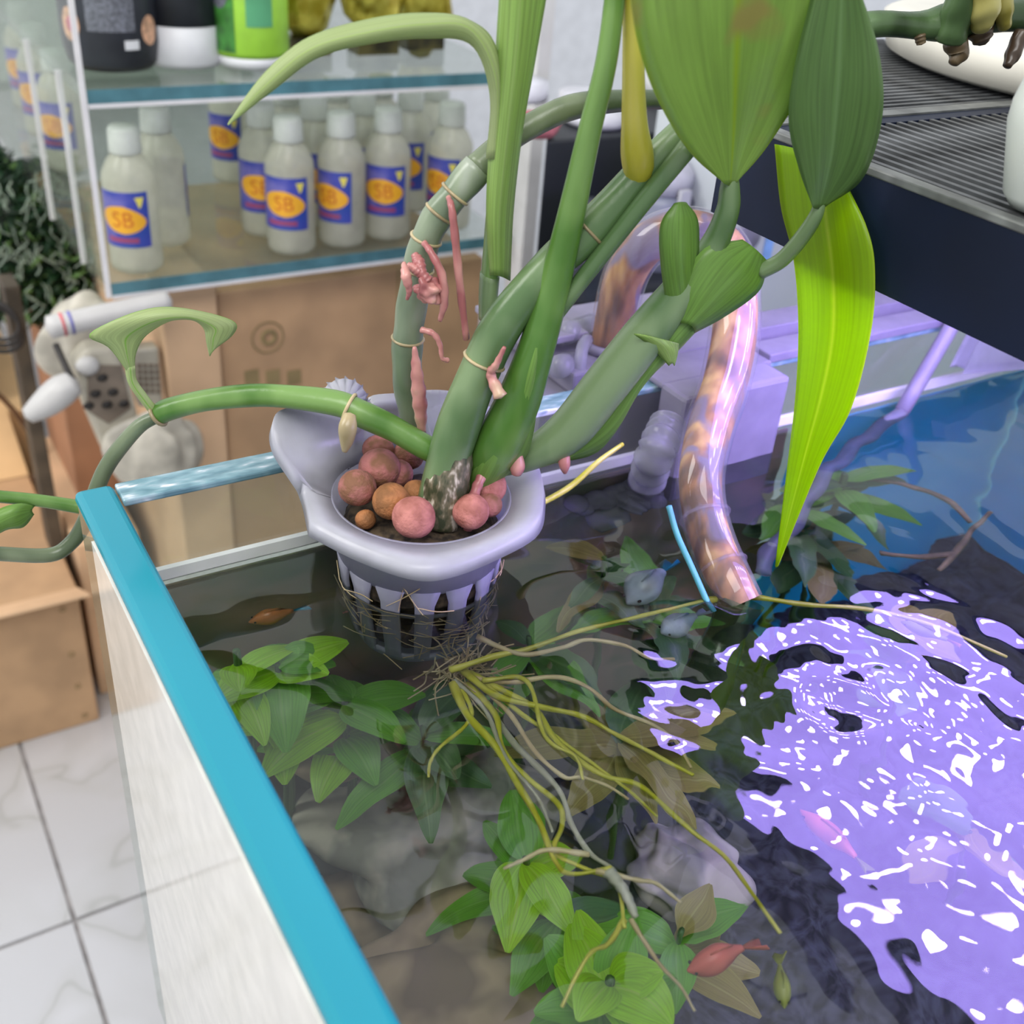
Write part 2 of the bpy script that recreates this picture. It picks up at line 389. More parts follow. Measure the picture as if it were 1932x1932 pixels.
obj('cross_bar', boxm(LX0 + .007, LX1, YC - .002, YC + .008, LZ1 - .004, LZ1), MATS['lamp_grey'], lamp)
obj('cross_bar', boxm(LX0 + .007, LX1, YC - .012, YC - .002, LZ1 - .004, LZ1 - .001), MATS['lamp_black'], lamp)
sm = boxm(-.0016, .0016, LY0, YC - .012, -.004, 0, 'grille_slat')
mat('slat', (78, 80, 82), 0.4, 0.3, 40)
for i in range(33):
    o = obj('grille_slat', sm, MATS['slat'], lamp); o.location = (LX0 + .0125 + i * .0085, 0, LZ1 - .001)
sm2 = boxm(LX0 + .007, LX1, -.0012, .0012, -.004, 0, 'grille_slat')
LY2 = 0.62
obj('rear_frame', boxm(LX0 + .10, LX1, LY1, LY2, LZ0 + .03, LZ1 - .02), MATS['lamp_black'], lamp)
for i in range(26):
    o = obj('grille_slat', boxm(LX0 + (.007 if YC + .014 + i * .007 < LY1 else .10), LX1, -.0014, .0014, -.004, 0, 'grille_slat'), MATS['slat'], lamp)
    o.location = (0, YC + .0135 + i * .007, LZ1 - .001)

# ================================================================== NET POT
PC = np.array([0.229, 0.433]); PR = 0.046
plastic('pot_plastic', (204, 204, 214), 0.35, 0.08, 0.25); plastic('pot_wall', (190, 190, 210), 0.35, 0.30, 0.2)
pot = thing('net_pot', (PC[0], PC[1], -0.112), 'translucent white net pot with slotted sides hooked inside the tank corner', 'plant pot')
ol = [Z(590, 985, 0), Z(680, 1030, 0), Z(780, 1064, 0), Z(850, 1060, 0), Z(940, 1025, 0), Z(1008, 985, 0), Z(1022, 935, .001), Z(1016, 885, .003),
      W(985, 830, .452), W(935, 780, .470), W(890, 752, .477), W(830, 738, .478), W(750, 744, .478), W(695, 752, .478), W(672, 790, .474),
      W(640, 790, .474), W(560, 772, .474), W(520, 785, .472), W(522, 830, .464), W(556, 885, .455), Z(577, 925, .002)]
ol = cr(np.array(ol + ol[:1]), 121)[:-1]
V, F = [], []
ang = np.arctan2(ol[:, 1] - PC[1], ol[:, 0] - PC[0])
for k, p in enumerate(ol):
    a = ang[k]; inn = np.array([PC[0] + PR * math.cos(a), PC[1] + PR * math.sin(a), -0.005])
    mid = inn * 0.45 + p * 0.55; mid[2] = inn[2] * .75 + p[2] * .25 + 0.001
    d = (p - inn); d[2] = 0; d /= np.linalg.norm(d) + 1e-9
    lip = p + d * 0.0018 + np.array([0, 0, -0.0075])
    V += [inn, mid, p, lip]
n_ = len(ol)
for k in range(n_):
    b = ((k + 1) % n_) * 4
    for q in range(3): F.append((k * 4 + q, k * 4 + q + 1, b + q + 1, b + q))
o = obj('rim', mesh('rim', V, F), MATS['pot_plastic'], pot); solid(o, .0016)
def polar(a, r, z): return (PC[0] + r * math.cos(a), PC[1] + r * math.sin(a), z)
def prad(z): return 0.0465 - (0 - z) * 0.105
def ringband(z0, z1, n=56):
    V = [polar(2 * math.pi * k / n, prad(z), z) for z in (z0, z1) for k in range(n)]
    return mesh('band', V, [(k, (k + 1) % n, n + (k + 1) % n, n + k) for k in range(n)])
solid(obj('collar', ringband(-.004, -.037), MATS['pot_wall'], pot), .0014)
solid(obj('hoop', ringband(-.0535, -.057), MATS['pot_wall'], pot), .0014)
solid(obj('base', mesh('base', [polar(2 * math.pi * k / 40, prad(-.104), -.104) for k in range(40)] + [polar(2 * math.pi * k / 40, prad(-.112), -.112) for k in range(40)],
      [(k, (k + 1) % 40, 40 + (k + 1) % 40, 40 + k) for k in range(40)] + [tuple(range(40, 80))]), MATS['pot_wall'], pot), .0014)
for k in range(15):
    a0 = 2 * math.pi * k / 15 + .12; V = []
    for i in range(9):
        z = -.036 - i / 8 * .072; hw = .118 + (0.06 if i < 1 else 0)
        for j in range(4): V.append(polar(a0 - hw + 2 * hw * j / 3, prad(z) + .0004, z))
    F = [(i * 4 + j, i * 4 + j + 1, i * 4 + j + 5, i * 4 + j + 4) for i in range(8) for j in range(3)]
    solid(obj('rib', mesh('rib', V, F), MATS['pot_wall'], pot), .0018)
fan = thing_loc = W(640, 760, .49)
V, F = [], []
hp = []
for k in range(29):
    t = k / 28; a = math.radians(12 + 150 * t); r = 44 + 5 * abs(math.sin(t * 7 * math.pi))
    hp.append((648 + r * 0.95 * math.cos(a), 762 - r * math.sin(a)))
V = [W(650, 765, .480)] + [W(x, y, .500 - .006 * math.cos(k * math.pi / 2)) for k, (x, y) in enumerate(hp)]
o = obj('hook', mesh('hook', V, [(0, k + 1, k + 2) for k in range(28)]), MATS['pot_plastic'], pot); solid(o, .003); tag(o, 'scalloped white hook over the back rim')
obj('hook_tab', boxm(V[0][0] - .012, V[0][0] + .012, .4995, .5030, -.03, float(V[0][2])), MATS['pot_plastic'], pot)

# growing medium and clay balls
mat('root_mass', (34, 28, 22), 0.95, 0.4, 200, col2=(86, 72, 54), bump=0.8)
med = lathem([(0.030, -.102), (0.034, -.10), (0.037, -.06), (0.041, -.022), (0.036, -.014), (0.012, -.010)], 40, cx=PC[0], cy=PC[1])
for v in med.vertices:
    v.co += Vector(rng.normal(size=3) * .0007)
tag(obj('root_plug', med, MATS['root_mass']), 'dark tangle of roots and compost packed inside the net pot', 'compost', kind='stuff')
def clay(name, c1, c2):
    s = NT(name); p = s.n('BsdfPrincipled', Roughness=0.75); nz = s.noise(130, 5); n2 = s.noise(700, 4)
    rp = s.ramp(nz.outputs['Fac'], [(0.38, lin(c1)), (0.62, lin(c2))]); s.l(rp.outputs[0], p.inputs['Base Color'])
    bm = s.n('Bump', Strength=0.7, Distance=0.0008); s.l(n2.outputs['Fac'], bm.inputs['Height']); s.l(bm.outputs[0], p.inputs['Normal']); s.end(p.outputs[0])
clay('clay_pink', (122, 82, 58), (166, 104, 100)); clay('clay_orange', (128, 84, 46), (164, 108, 64)); clay('clay_rose', (150, 90, 80), (186, 120, 112))
balls = [(667, 921, 37, .004, 0, 'pinkish brown clay ball against the left inner wall of the net pot'),
 (716, 884, 40, .006, 0, 'large pinkish brown clay ball below the arching green stem'),
 (738, 946, 37, .003, 1, 'orange brown clay ball in the middle of the left heap'),
 (777, 990, 42, .002, 2, 'pale pink clay ball at the front lip of the net pot'),
 (752, 893, 28, .001, 0, 'small purplish clay ball wedged behind the orange ball'),
 (786, 930, 26, .000, 1, 'half hidden orange clay ball beside the brown stem base'),
 (695, 838, 30, .006, 0, 'mauve clay ball at the back under the arching stem'),
 (772, 858, 30, .004, 0, 'mauve clay ball behind the stems'),
 (930, 918, 36, .004, 2, 'rusty pink clay ball at the right inner wall of the pot'),
 (912, 978, 36, .001, 2, 'pink clay ball at the right front of the pot'),
 (945, 958, 26, -.001, 0, 'small dark red clay ball between two right hand balls'),
 (690, 980, 20, -.008, 1, 'small brown clay ball low under the left heap')]
for k, (x, y, r, z, c, lab) in enumerate(balls):
    p = Z(x, y, z); R_ = rw(p, r); d = p[:2] - PC; L_ = np.linalg.norm(d); lim = PR - .0025 - R_
    if L_ > lim: p[:2] = PC + d * lim / L_
    tag(obj('clay_ball', blobm(p, R_, k, .05, 1.6, 3, (1, 1, .96)), MATS[('clay_pink', 'clay_orange', 'clay_rose')[c]]), lab, 'clay ball', 'clay balls in the net pot')

# ================================================================== POTHOS PLANT
plant = thing('pothos_plant', (PC[0], PC[1], -0.01), 'leafy green climbing plant with long stems rooted in the net pot', 'plant')
def stemmat(name, c1, c2, c3=None, sc=34):
    s = NT(name); p = s.n('BsdfPrincipled', Roughness=0.3); nz = s.noise(sc, 5, stretch=(1, 1, .5))
    st = [(0.40, lin(c1)), (0.57, lin(c2))] + ([(0.70, lin(c3))] if c3 else [])
    rp = s.ramp(nz.outputs['Fac'], st); s.l(rp.outputs[0], p.inputs['Base Color'])
    n2 = s.noise(sc * 7, 5, stretch=(1, 1, .4)); bm = s.n('Bump', Strength=0.25, Distance=0.0008); s.l(n2.outputs['Fac'], bm.inputs['Height']); s.l(bm.outputs[0], p.inputs['Normal']); s.end(p.outputs[0])
stemmat('stem_grey', (98, 114, 90), (134, 146, 122), (168, 174, 164)); stemmat('stem_green', (80, 108, 66), (118, 140, 100))
stemmat('stem_bright', (74, 114, 44), (112, 146, 78)); stemmat('stem_yellow', (184, 176, 60), (206, 194, 92))
stemmat('bark', (60, 66, 46), (112, 104, 84), (206, 196, 180), 260); stemmat('scar', (138, 124, 92), (190, 172, 134))
stemmat('pink_root', (160, 96, 96), (204, 146, 138), (196, 172, 140), 60); stemmat('vine_grey', (78, 92, 66), (112, 124, 96))
leafmat('leaf_big', (158, 190, 100), (172, 198, 70), 0.45, 0.25, 0.06, blotch=(176, 170, 104)); leafmat('leaf_dark', (94, 126, 70), (112, 146, 90), 0.2, 0.3, 0.10)
leafmat('leaf_lime', (166, 206, 8), (200, 224, 64), 0.64, 0.3, 0.05); leafmat('leaf_pale', (180, 196, 138), (176, 204, 110), 0.45, 0.45, 0.08)
leafmat('leaf_blade', (158, 190, 104), (170, 196, 120), 0.4, 0.4, 0.12); leafmat('leaf_sheath', (118, 158, 74), (128, 170, 84), 0.35, 0.35, 0.10)
leafmat('leaf_small', (178, 194, 136), (140, 190, 80), 0.4, 0.4, 0.08)
def part(name, me, m, label=None):
    o = obj(name, me, MATS[m], plant)
    if name in ('leaf', 'sheath', 'sheath_flap'): solid(o, .0006)
    if label: o['label'] = label
    return o
def knob(amp, f, ph=0): return lambda t, a: 1 + amp * math.sin(t * f + ph + 1.3 * math.sin(a * 2))
A_ = [(792, 835, .452, 24), (775, 760, .452, 27), (768, 690, .45, 29), (770, 632, .449, 29), (778, 570, .446, 29), (792, 490, .443, 29), (815, 425, .440, 29), (855, 370, .437, 29), (902, 316, .434, 31)]
part('stem', ptube(A_, 60, 16, knob=knob(.04, 40)), 'stem_grey', 'grey-green main stem with ring scars and pink roots')
part('stem', ptube([(900, 318, .434, 28), (945, 275, .434, 24), (1000, 238, .434, 24), (1080, 202, .432, 24), (1175, 190, .43, 20), (1262, 188, .43, 17)], 40, 14), 'vine_grey')
B_ = [(826, 960, .418, 40), (842, 880, .418, 41), (866, 800, .416, 41), (905, 700, .413, 40), (950, 610, .41, 38), (1030, 512, .405, 37), (1110, 437, .40, 37), (1195, 348, .395, 36), (1270, 268, .39, 30), (1335, 200, .39, 26)]
part('stem', ptube(B_, 64, 16, knob=knob(.03, 30)), 'stem_green', 'thick leaning green stem')
part('stem_base', ptube([(826, 985, .416, 42), (838, 930, .4165, 45), (848, 880, .417, 43.5), (858, 835, .4172, 36)], 24, 16, knob=knob(.03, 17)), 'bark', 'brown weathered stem base')
C_ = [(898, 905, .420, 26), (930, 850, .412, 44), (972, 770, .405, 44), (1008, 670, .40, 36), (1040, 560, .398, 31), (1072, 430, .395, 27), (1112, 250, .39, 23), (1145, 110, .385, 21), (1166, -60, .385, 19)]
part('petiole', ptube(C_, 60, 14, knob=knob(.02, 12)), 'stem_bright', 'slender bright green leaf stalk rising from a sheath')
part('sheath', leafm([(862, 930, .425), (890, 850, .417), (940, 780, .41), (985, 690, .402), (1010, 600, .40)],
    [(900, 940, .413), (930, 880, .402), (975, 800, .396), (1005, 700, .392), (1022, 605, .395)],
    [(925, 920, .42), (985, 870, .408), (1005, 820, .402), (1018, 720, .398), (1034, 610, .40)], 30, 10), 'leaf_sheath')
part('petiole', ptube([(1035, 615, .40, 13), (1085, 545, .394, 16), (1150, 462, .389, 17), (1215, 380, .384, 18), (1300, 275, .379, 20)], 34, 12), 'stem_green')
D_ = [(930, 880, .422, 22), (1000, 858, .412, 30), (1070, 815, .404, 42), (1140, 730, .397, 44), (1215, 635, .391, 42), (1290, 540, .386, 34), (1345, 465, .382, 27), (1372, 400, .379, 23), (1377, 355, .3795, 19), (1380, 300, .3795, 8)]
part('petiole', ptube(D_, 60, 16, knob=knob(.02, 14)), 'stem_green', 'stout green stalk carrying the largest leaf')
part('sheath', leafm([(1010, 868, .414), (1095, 810, .402), (1180, 690, .392), (1260, 600, .386), (1310, 560, .383)],
    [(1060, 872, .406), (1150, 810, .394), (1215, 715, .387), (1285, 630, .381), (1335, 580, .380)],
    [(1020, 875, .412), (1130, 850, .402), (1200, 740, .392), (1280, 660, .386), (1345, 590, .383)], 30, 10), 'leaf_sheath')
part('sheath', leafm([(1260, 590, .386), (1247, 500, .384), (1246, 425, .383), (1272, 384, .383)], [(1290, 560, .380), (1285, 490, .377), (1284, 425, .378), (1283, 381, .382)],
    [(1315, 540, .384), (1318, 480, .382), (1316, 415, .382), (1294, 382, .383)], 20, 10), 'leaf_sheath', 'upright oval sheath')
part('sheath', leafm([(1270, 610, .384), (1282, 540, .382), (1330, 468, .379), (1400, 452, .377)], [(1300, 612, .377), (1350, 560, .372), (1395, 510, .371), (1425, 470, .374)],
    [(1310, 628, .380), (1370, 595, .377), (1432, 548, .374), (1447, 492, .374)], 22, 10), 'leaf_sheath', 'cupped oval sheath')
part('sheath_flap', leafm([(1196, 630, .384), (1230, 655, .382), (1262, 690, .381)], [(1230, 635, .380), (1255, 655, .379), (1268, 685, .380)], [(1280, 648, .381), (1278, 668, .380), (1272, 690, .381)], 12, 6), 'leaf_blade')
part('petiole', ptube([(1212, 372, .400, 14), (1208, 335, .394, 27), (1202, 290, .390, 31), (1197, 230, .388, 25), (1195, 120, .386, 21), (1195, -60, .384, 20)], 34, 14), 'stem_yellow', 'yellowing leaf stalk')
part('petiole', ptube([(918, 600, .43, 18), (922, 545, .43, 22), (928, 480, .428, 24), (938, 380, .426, 26), (948, 300, .424, 25)], 30, 14, flat=.6), 'stem_bright')
part('petiole_base', ptube([(918, 604, .4298, 20), (921, 560, .4298, 24), (924, 518, .4295, 25)], 10, 14, flat=.65), 'stem_green')
part('leaf', leafm([(925, 520, .424), (918, 400, .42), (925, 250, .417), (935, 110, .414), (945, -50, .41)], [(940, 520, .419), (942, 400, .412), (958, 240, .407), (972, 110, .405), (985, -50, .404)],
    [(962, 530, .424), (968, 400, .419), (985, 250, .415), (1010, 110, .412), (1038, -50, .41)], 32, 10), 'leaf_blade', 'upright folded blade leaf')
part('leaf', leafm([(918, 300, .418), (925, 180, .415), (890, 85, .415), (800, 72, .42), (700, 82, .425), (600, 108, .43), (515, 170, .435), (430, 236, .44)],
    [(935, 300, .412), (936, 150, .409), (888, 55, .412), (800, 46, .417), (690, 62, .423), (588, 92, .429), (505, 158, .434), (430, 235, .44)],
    [(948, 300, .416), (940, 105, .412), (885, 38, .418), (790, 25, .424), (680, 40, .43), (575, 75, .435), (495, 143, .438), (430, 234, .44)], 48, 8), 'leaf_pale', 'long pale leaf arching over to the left')
part('leaf', leafm([(1366, 346, .376), (1300, 285, .364), (1240, 185, .352), (1204, 80, .344), (1180, -70, .338)], [(1377, 350, .377), (1384, 240, .370), (1388, 130, .360), (1392, 30, .352), (1396, -80, .345)],
    [(1388, 346, .376), (1445, 280, .366), (1512, 175, .356), (1558, 80, .349), (1598, -60, .342)], 34, 14), 'leaf_big', 'largest bright green leaf with a pale midrib')
part('leaf', leafm([(1534, 392, .350), (1508, 320, .352), (1488, 230, .352), (1500, 120, .349), (1540, -40, .345)], [(1545, 394, .350), (1568, 290, .344), (1580, 170, .340), (1585, 70, .338), (1590, -50, .336)],
    [(1556, 390, .350), (1628, 335, .344), (1664, 220, .338), (1658, 100, .335), (1618, -30, .334)], 34, 14), 'leaf_dark', 'dark green glossy leaf in front of the lamp')
part('petiole', ptube([(1436, 512, .374, 15), (1475, 490, .366, 15), (1515, 445, .357, 15), (1542, 400, .352, 13), (1552, 350, .352, 5)], 28, 12), 'stem_green')
LXf = .4035
part('leaf', leafm([(1462, 272, LXf), (1474, 390, LXf), (1498, 490, LXf), (1507, 610, LXf), (1502, 740, LXf), (1486, 880, LXf), (1463, 1068, LXf)],
    [(1545, 300, LXf - .004), (1560, 420, LXf - .004), (1572, 520, LXf - .003), (1572, 630, LXf - .003), (1552, 740, LXf - .002), (1514, 880, LXf - .001), (1465, 1070, LXf)],
    [(1600, 355, LXf), (1634, 425, LXf), (1650, 500, LXf), (1644, 620, LXf), (1606, 770, LXf), (1546, 880, LXf), (1468, 1068, LXf)], 46, 12, f=XP), 'leaf_lime', 'hanging lime green leaf lit through by the lamp')
part('petiole', tubem([XP(1545, 310, .399), XP(1530, 240, .396), W(1500, 170, .375), W(1440, 200, .392), W(1340, 205, .392)], .0022, 24, 10), 'stem_green')
# left runner
N_ = [(838, 862, .425, 22), (800, 842, .43, 24), (740, 808, .44, 25), (680, 780, .448, 26), (640, 762, .455, 25), (560, 750, .468, 23), (480, 746, .482, 22), (390, 755, .496, 21), (320, 772, .508, 21), (296, 784, .512, 20)]
part('stem', ptube(N_, 56, 14, knob=knob(.02, 30)), 'stem_bright', 'green runner arching left over the back rim')
part('vine', ptube([(296, 786, .513, 12), (262, 805, .518, 14), (222, 850, .522, 15), (196, 890, .524, 15), (176, 940, .526, 15), (160, 985, .527, 15), (136, 1022, .527, 14), (95, 1047, .527, 14), (0, 1045, .527, 14), (-70, 1040, .527, 14)], 60, 12), 'vine_grey', 'thin grey-green vine looping down behind the tank corner')
part('vine', ptube([(176, 962, .530, 13), (140, 955, .533, 13), (70, 944, .536, 12), (0, 937, .538, 12), (-70, 930, .54, 12)], 24, 12), 'stem_bright')
part('leaf', leafm([(66, 955, .534), (40, 950, .53), (0, 960, .53), (-40, 990, .53)], [(60, 962, .532), (30, 972, .526), (0, 985, .526), (-40, 1010, .527)], [(64, 970, .534), (44, 994, .53), (10, 1000, .53), (-40, 1030, .53)], 16, 8), 'leaf_sheath')
part('petiole', ptube([(294, 780, .512, 9), (272, 752, .513, 9), (250, 720, .514, 9), (245, 690, .514, 10)], 16, 10), 'leaf_small')
part('leaf', leafm([(240, 700, .513), (205, 655, .512), (168, 632, .512), (230, 598, .508), (300, 580, .505), (370, 586, .503), (440, 606, .502), (440, 630, .502), (402, 660, .502)],
    [(248, 705, .513), (238, 660, .51), (240, 635, .508), (275, 612, .503), (315, 600, .50), (365, 600, .499), (405, 618, .499), (402, 640, .50), (400, 665, .501)],
    [(254, 700, .514), (255, 670, .513), (270, 638, .511), (300, 615, .508), (330, 603, .506), (365, 604, .505), (385, 620, .504), (390, 645, .503), (396, 672, .503)], 40, 8), 'leaf_small', 'small pale leaf curled over at the runner tip')
# scars and aerial roots
def ringat(path, k, extra=1.0, rr=3.4, m='scar'):
    P = [W(*p[:3]) for p in path]; S = cr(np.c_[np.array(P), [rw(q, p[3]) for q, p in zip(P, path)]], 200); i = int(k * 199)
    t = S[min(i + 1, 199), :3] - S[max(i - 1, 0), :3]
    part('node_ring', ringm(S[i, :3], t, S[i, 3] * extra, rw(S[i, :3], rr)), m)
for k in (.365, .60, .70, .80, .885): ringat(A_, k)
for k in (.36, .67, .93): ringat(B_, k)
ringat(N_, .40, 1.05, 3.5); ringat(N_, .985, 1.05, 4)
part('root_knot', blobm(W(808, 546, .424), rw(W(808, 546, .424), 25), 9, .42, 4.2, 4, (1, .75, 1.05)), 'pink_root', 'knotted pink root clump on the main stem')
for pts in ([(846, 372, .432, 5), (852, 392, .425, 7), (858, 440, .423, 8), (868, 540, .422, 8), (880, 640, .422, 6)], [(800, 458, .434, 6), (814, 478, .427, 7), (834, 520, .422, 8), (838, 570, .422, 8), (830, 605, .424, 4)],
    [(782, 480, .434, 7), (790, 495, .430, 12), (796, 515, .426, 10), (806, 530, .424, 12)], [(770, 500, .432, 6), (784, 508, .428, 10), (800, 524, .425, 8)],
    [(795, 622, .436, 6), (818, 630, .43, 6), (830, 650, .428, 5), (834, 675, .427, 4), (845, 680, .427, 5)], [(952, 655, .395, 4), (936, 688, .398, 7), (926, 706, .402, 9), (944, 748, .396, 13)],
    [(782, 655, .434, 4), (786, 700, .434, 11), (792, 760, .436, 14), (796, 815, .438, 8)], [(918, 880, .41, 9), (896, 930, .405, 10), (882, 1000, .402, 8)],
    [(762, 496, .43, 4), (766, 520, .424, 10), (772, 548, .423, 6), (768, 565, .424, 3)]):
    part('aerial_root', ptube(pts, 24, 10, knob=knob(.10, 40)), 'pink_root')
part('root_bud', ptube([(660, 782, .44, 12), (656, 806, .437, 18), (654, 830, .436, 14), (650, 852, .436, 5)], 16, 12), 'scar')
part('root_bud', ptube([(976, 858, .405, 10), (976, 880, .404, 15), (974, 894, .404, 10)], 12, 12), 'pink_root')
part('root_bud', ptube([(1064, 862, .40, 12), (1065, 878, .398, 11), (1066, 892, .398, 4)], 12, 12), 'pink_root')
# water roots
stemmat('root_yellow', (190, 186, 50), (224, 214, 110)); stemmat('root_tan', (190, 164, 120), (224, 204, 164)); stemmat('root_pale', (176, 172, 152), (214, 210, 196))
def rt(pts, r, m, z0=-.056, z1=-.075, jit=2.2):
    k = len(pts); P = []
    for i, (x, y) in enumerate(pts):
        z = z0 + (z1 - z0) * i / max(1, k - 1); P.append(WW(x, y, z) + rng.normal(size=3) * .0004)
    R_ = [rw(p, r * 1.25 * (1.05 - .5 * i / (k - 1))) for i, p in enumerate(P)]
    part('water_root', tubem(P, R_, 12 + 5 * k, 8, knob=knob(.12, 30 + 10 * rng.random())), m)
Yw, Tn, Pl = 'root_yellow', 'root_tan', 'root_pale'
rt([(850, 1262), (930, 1240), (1000, 1222), (1090, 1190), (1210, 1160), (1335, 1132)], 6, Yw, -.075, -.052)
rt([(900, 1200), (985, 1235), (1060, 1225), (1110, 1208), (1180, 1218), (1225, 1240), (1275, 1245)], 5, Tn, -.07, -.055)
rt([(870, 1262), (930, 1310), (1010, 1332), (1090, 1350), (1160, 1380), (1220, 1418), (1310, 1462)], 6.5, Yw, -.085, -.06)
rt([(880, 1275), (960, 1285), (1040, 1278), (1105, 1292), (1160, 1335), (1235, 1368), (1275, 1400), (1302, 1450)], 5, Tn, -.085, -.06)
rt([(885, 1270), (1000, 1330), (1040, 1385), (1075, 1420), (1135, 1462), (1200, 1478), (1245, 1515), (1310, 1570), (1365, 1615), (1415, 1680), (1470, 1755)], 6, Yw, -.085, -.06)
rt([(880, 1290), (935, 1350), (945, 1410), (1000, 1470), (1050, 1520), (1062, 1560), (1050, 1610), (1110, 1640), (1160, 1665), (1180, 1750)], 6, Yw, -.09, -.075)
rt([(855, 1290), (880, 1350), (935, 1410), (985, 1490), (1020, 1560), (1050, 1625), (1080, 1648), (1155, 1636)], 6.5, Yw, -.09, -.07)
rt([(900, 1290), (960, 1350), (1010, 1420), (1060, 1465), (1100, 1468), (1150, 1485), (1185, 1508)], 4.5, Tn, -.085, -.07)
rt([(870, 1300), (888, 1355), (832, 1410), (815, 1440), (812, 1466)], 4, Yw, -.09, -.08)
rt([(890, 1290), (960, 1390), (1000, 1430), (1055, 1490), (1075, 1550), (1110, 1610), (1160, 1650), (1195, 1725)], 6, Pl, -.095, -.08)
rt([(1120, 1640), (1200, 1662), (1240, 1668), (1285, 1702)], 5, Tn, -.07, -.075)
rt([(1182, 1735), (1150, 1780), (1110, 1800), (1060, 1900)], 5, Yw, -.075, -.10)
rt([(1190, 1735), (1240, 1815), (1285, 1860), (1310, 1910)], 4, Tn, -.075, -.10)
rt([(1110, 1612), (1030, 1606), (985, 1622), (950, 1640)], 5, Tn, -.075, -.075)
rt([(1150, 1640), (1175, 1680), (1200, 1730)], 11, Pl, -.07, -.075)
rt([(910, 1280), (990, 1285), (1030, 1390), (1085, 1430), (1100, 1470)], 4.5, Yw, -.08, -.07)
rt([(900, 1275), (985, 1350), (1060, 1400), (1130, 1450), (1180, 1490), (1240, 1540)], 4.5, Yw, -.085, -.07)
rt([(860, 1285), (915, 1340), (950, 1420), (1010, 1500), (1040, 1570)], 4, Pl, -.09, -.075)
rt([(1330, 1132), (1420, 1125), (1520, 1140), (1640, 1150), (1760, 1180), (1900, 1240)], 6, Yw, -.056, -.056)
part('water_root', ptube([(985, 965, .42, 5), (1030, 945, .425, 6), (1080, 915, .43, 6), (1130, 870, .435, 5), (1175, 838, .44, 4)], 24, 8), Yw)
V, F = [], []
def hair(a, b, c, r):
    global V, F
    P = cr([a, b, c], 7); k0 = len(V); T, fr = frames(P)
    for i in range(7):
        for j in range(3):
            t = 2 * math.pi * j / 3; V.append(P[i] + r * (math.cos(t) * fr[i][0] + math.sin(t) * fr[i][1]))
    for i in range(6):
        for j in range(3): F.append((k0 + i * 3 + j, k0 + i * 3 + (j + 1) % 3, k0 + i * 3 + 3 + (j + 1) % 3, k0 + i * 3 + 3 + j))
for k in range(110):
    a = rng.uniform(-math.pi, 0.6); z = rng.uniform(-.112, -.045)
    p = np.array(polar(a, prad(z) + .0012, z)); da = rng.normal() * .5; dz = rng.normal() * .010
    q = np.array(polar(a + da * .5, prad(z) + .0020 + abs(rng.normal()) * .001, min(-.03, z + dz * .5)))
    s_ = np.array(polar(a + da, prad(z) + .0012 + abs(rng.normal()) * .0022, max(-.125, min(-.02, z + dz)))); hair(p, q, s_, .00035)
for k in range(90):
    p = WW(870 + rng.normal() * 28, 1262 + rng.normal() * 14, -.095); d = rng.normal(size=3) * .012; hair(p, p + d * .5 + rng.normal(size=3) * .003, p + d, .0005)
o = part('fine_roots', mesh('hairs', V, F), Tn); o['kind'] = 'stuff'

# ================================================================== FILTER AND PIPES
plastic('filter_plastic', (160, 156, 174), 0.35, 0.14, 0.15); plastic('clear_plastic', (170, 170, 184), 0.4, 0.45, 0.08)
def algae():
    s = NT('algae_film'); nz = s.noise(34, 8, stretch=(1, 1, .4)); nz.inputs['Distortion'].default_value = 1.2
    n2 = s.noise(70, 6, stretch=(1, 1, .3))
    rp = s.ramp(n2.outputs['Fac'], [(0.35, lin((84, 56, 32))), (0.5, lin((142, 98, 58))), (0.66, lin((190, 152, 92)))])
    d = s.n('BsdfPrincipled', Roughness=0.6); s.l(rp.outputs[0], d.inputs['Base Color'])
    p = s.n('BsdfPrincipled', Roughness=0.2); p.inputs['Base Color'].default_value = lin((160, 150, 172))
    t = s.n('BsdfTranslucent'); t.inputs[0].default_value = lin((160, 150, 174)); tr = s.n('BsdfTransparent')
    cl = s.mix(0.4, s.mix(0.4, p.outputs[0], t.outputs[0]), tr.outputs[0])
    mk = s.ramp(nz.outputs['Fac'], [(0.38, (0, 0, 0, 1)), (0.48, (1, 1, 1, 1))]); s.end(s.mix(mk.outputs[0], cl, d.outputs[0]))
algae(); glassmat('acrylic', (0.96, 0.95, 0.98), 1.5, haze=0.08, hazecol=(230, 224, 240), rough=0.03); glassmat('green_acrylic', (0.62, 0.70, 0.55), 1.4, haze=0.35, hazecol=(90, 112, 66), scale=60)
pp = [(1150, 655, .532), (1162, 590, .530), (1180, 520, .525), (1215, 465, .515), (1262, 440, .505), (1316, 438, .495), (1360, 462, .485), (1383, 510, .475), (1388, 580, .465), (1383, 650, .452), (1366, 730, .435), (1338, 810, .418), (1322, 890, .40), (1326, 960, .385), (1346, 1030, .366), (1375, 1095, .347), (1396, 1140, .336)]
rp_ = [42, 43, 44, 45, 46, 46, 47, 48, 48, 49, 49, 49, 47, 46, 46, 46, 46]
pipe = thing('filter_pipe', W(*pp[-1]), 'bent clear acrylic filter pipe stained brown inside, curving into the water', 'pipe')
obj('tube', ptube([(a, b, c, r) for (a, b, c), r in zip(pp, rp_)], 70, 24, caps=False), MATS['acrylic'], pipe)
o = obj('algae_lining', ptube([(a, b, c, r * .86) for (a, b, c), r in zip(pp, rp_)], 70, 24, caps=False), MATS['algae_film'], pipe); o['label'] = 'brown algae lining inside the tube'
Pm = [W(*pp[-1]), WW(1372, 1190, -.075), WW(1345, 1260, -.092), WW(1312, 1335, -.11)]
obj('submerged_end', tubem(Pm, [rw(Pm[0], 46), .0105, .012, .013], 20, 20, caps=False), MATS['green_acrylic'], pipe)
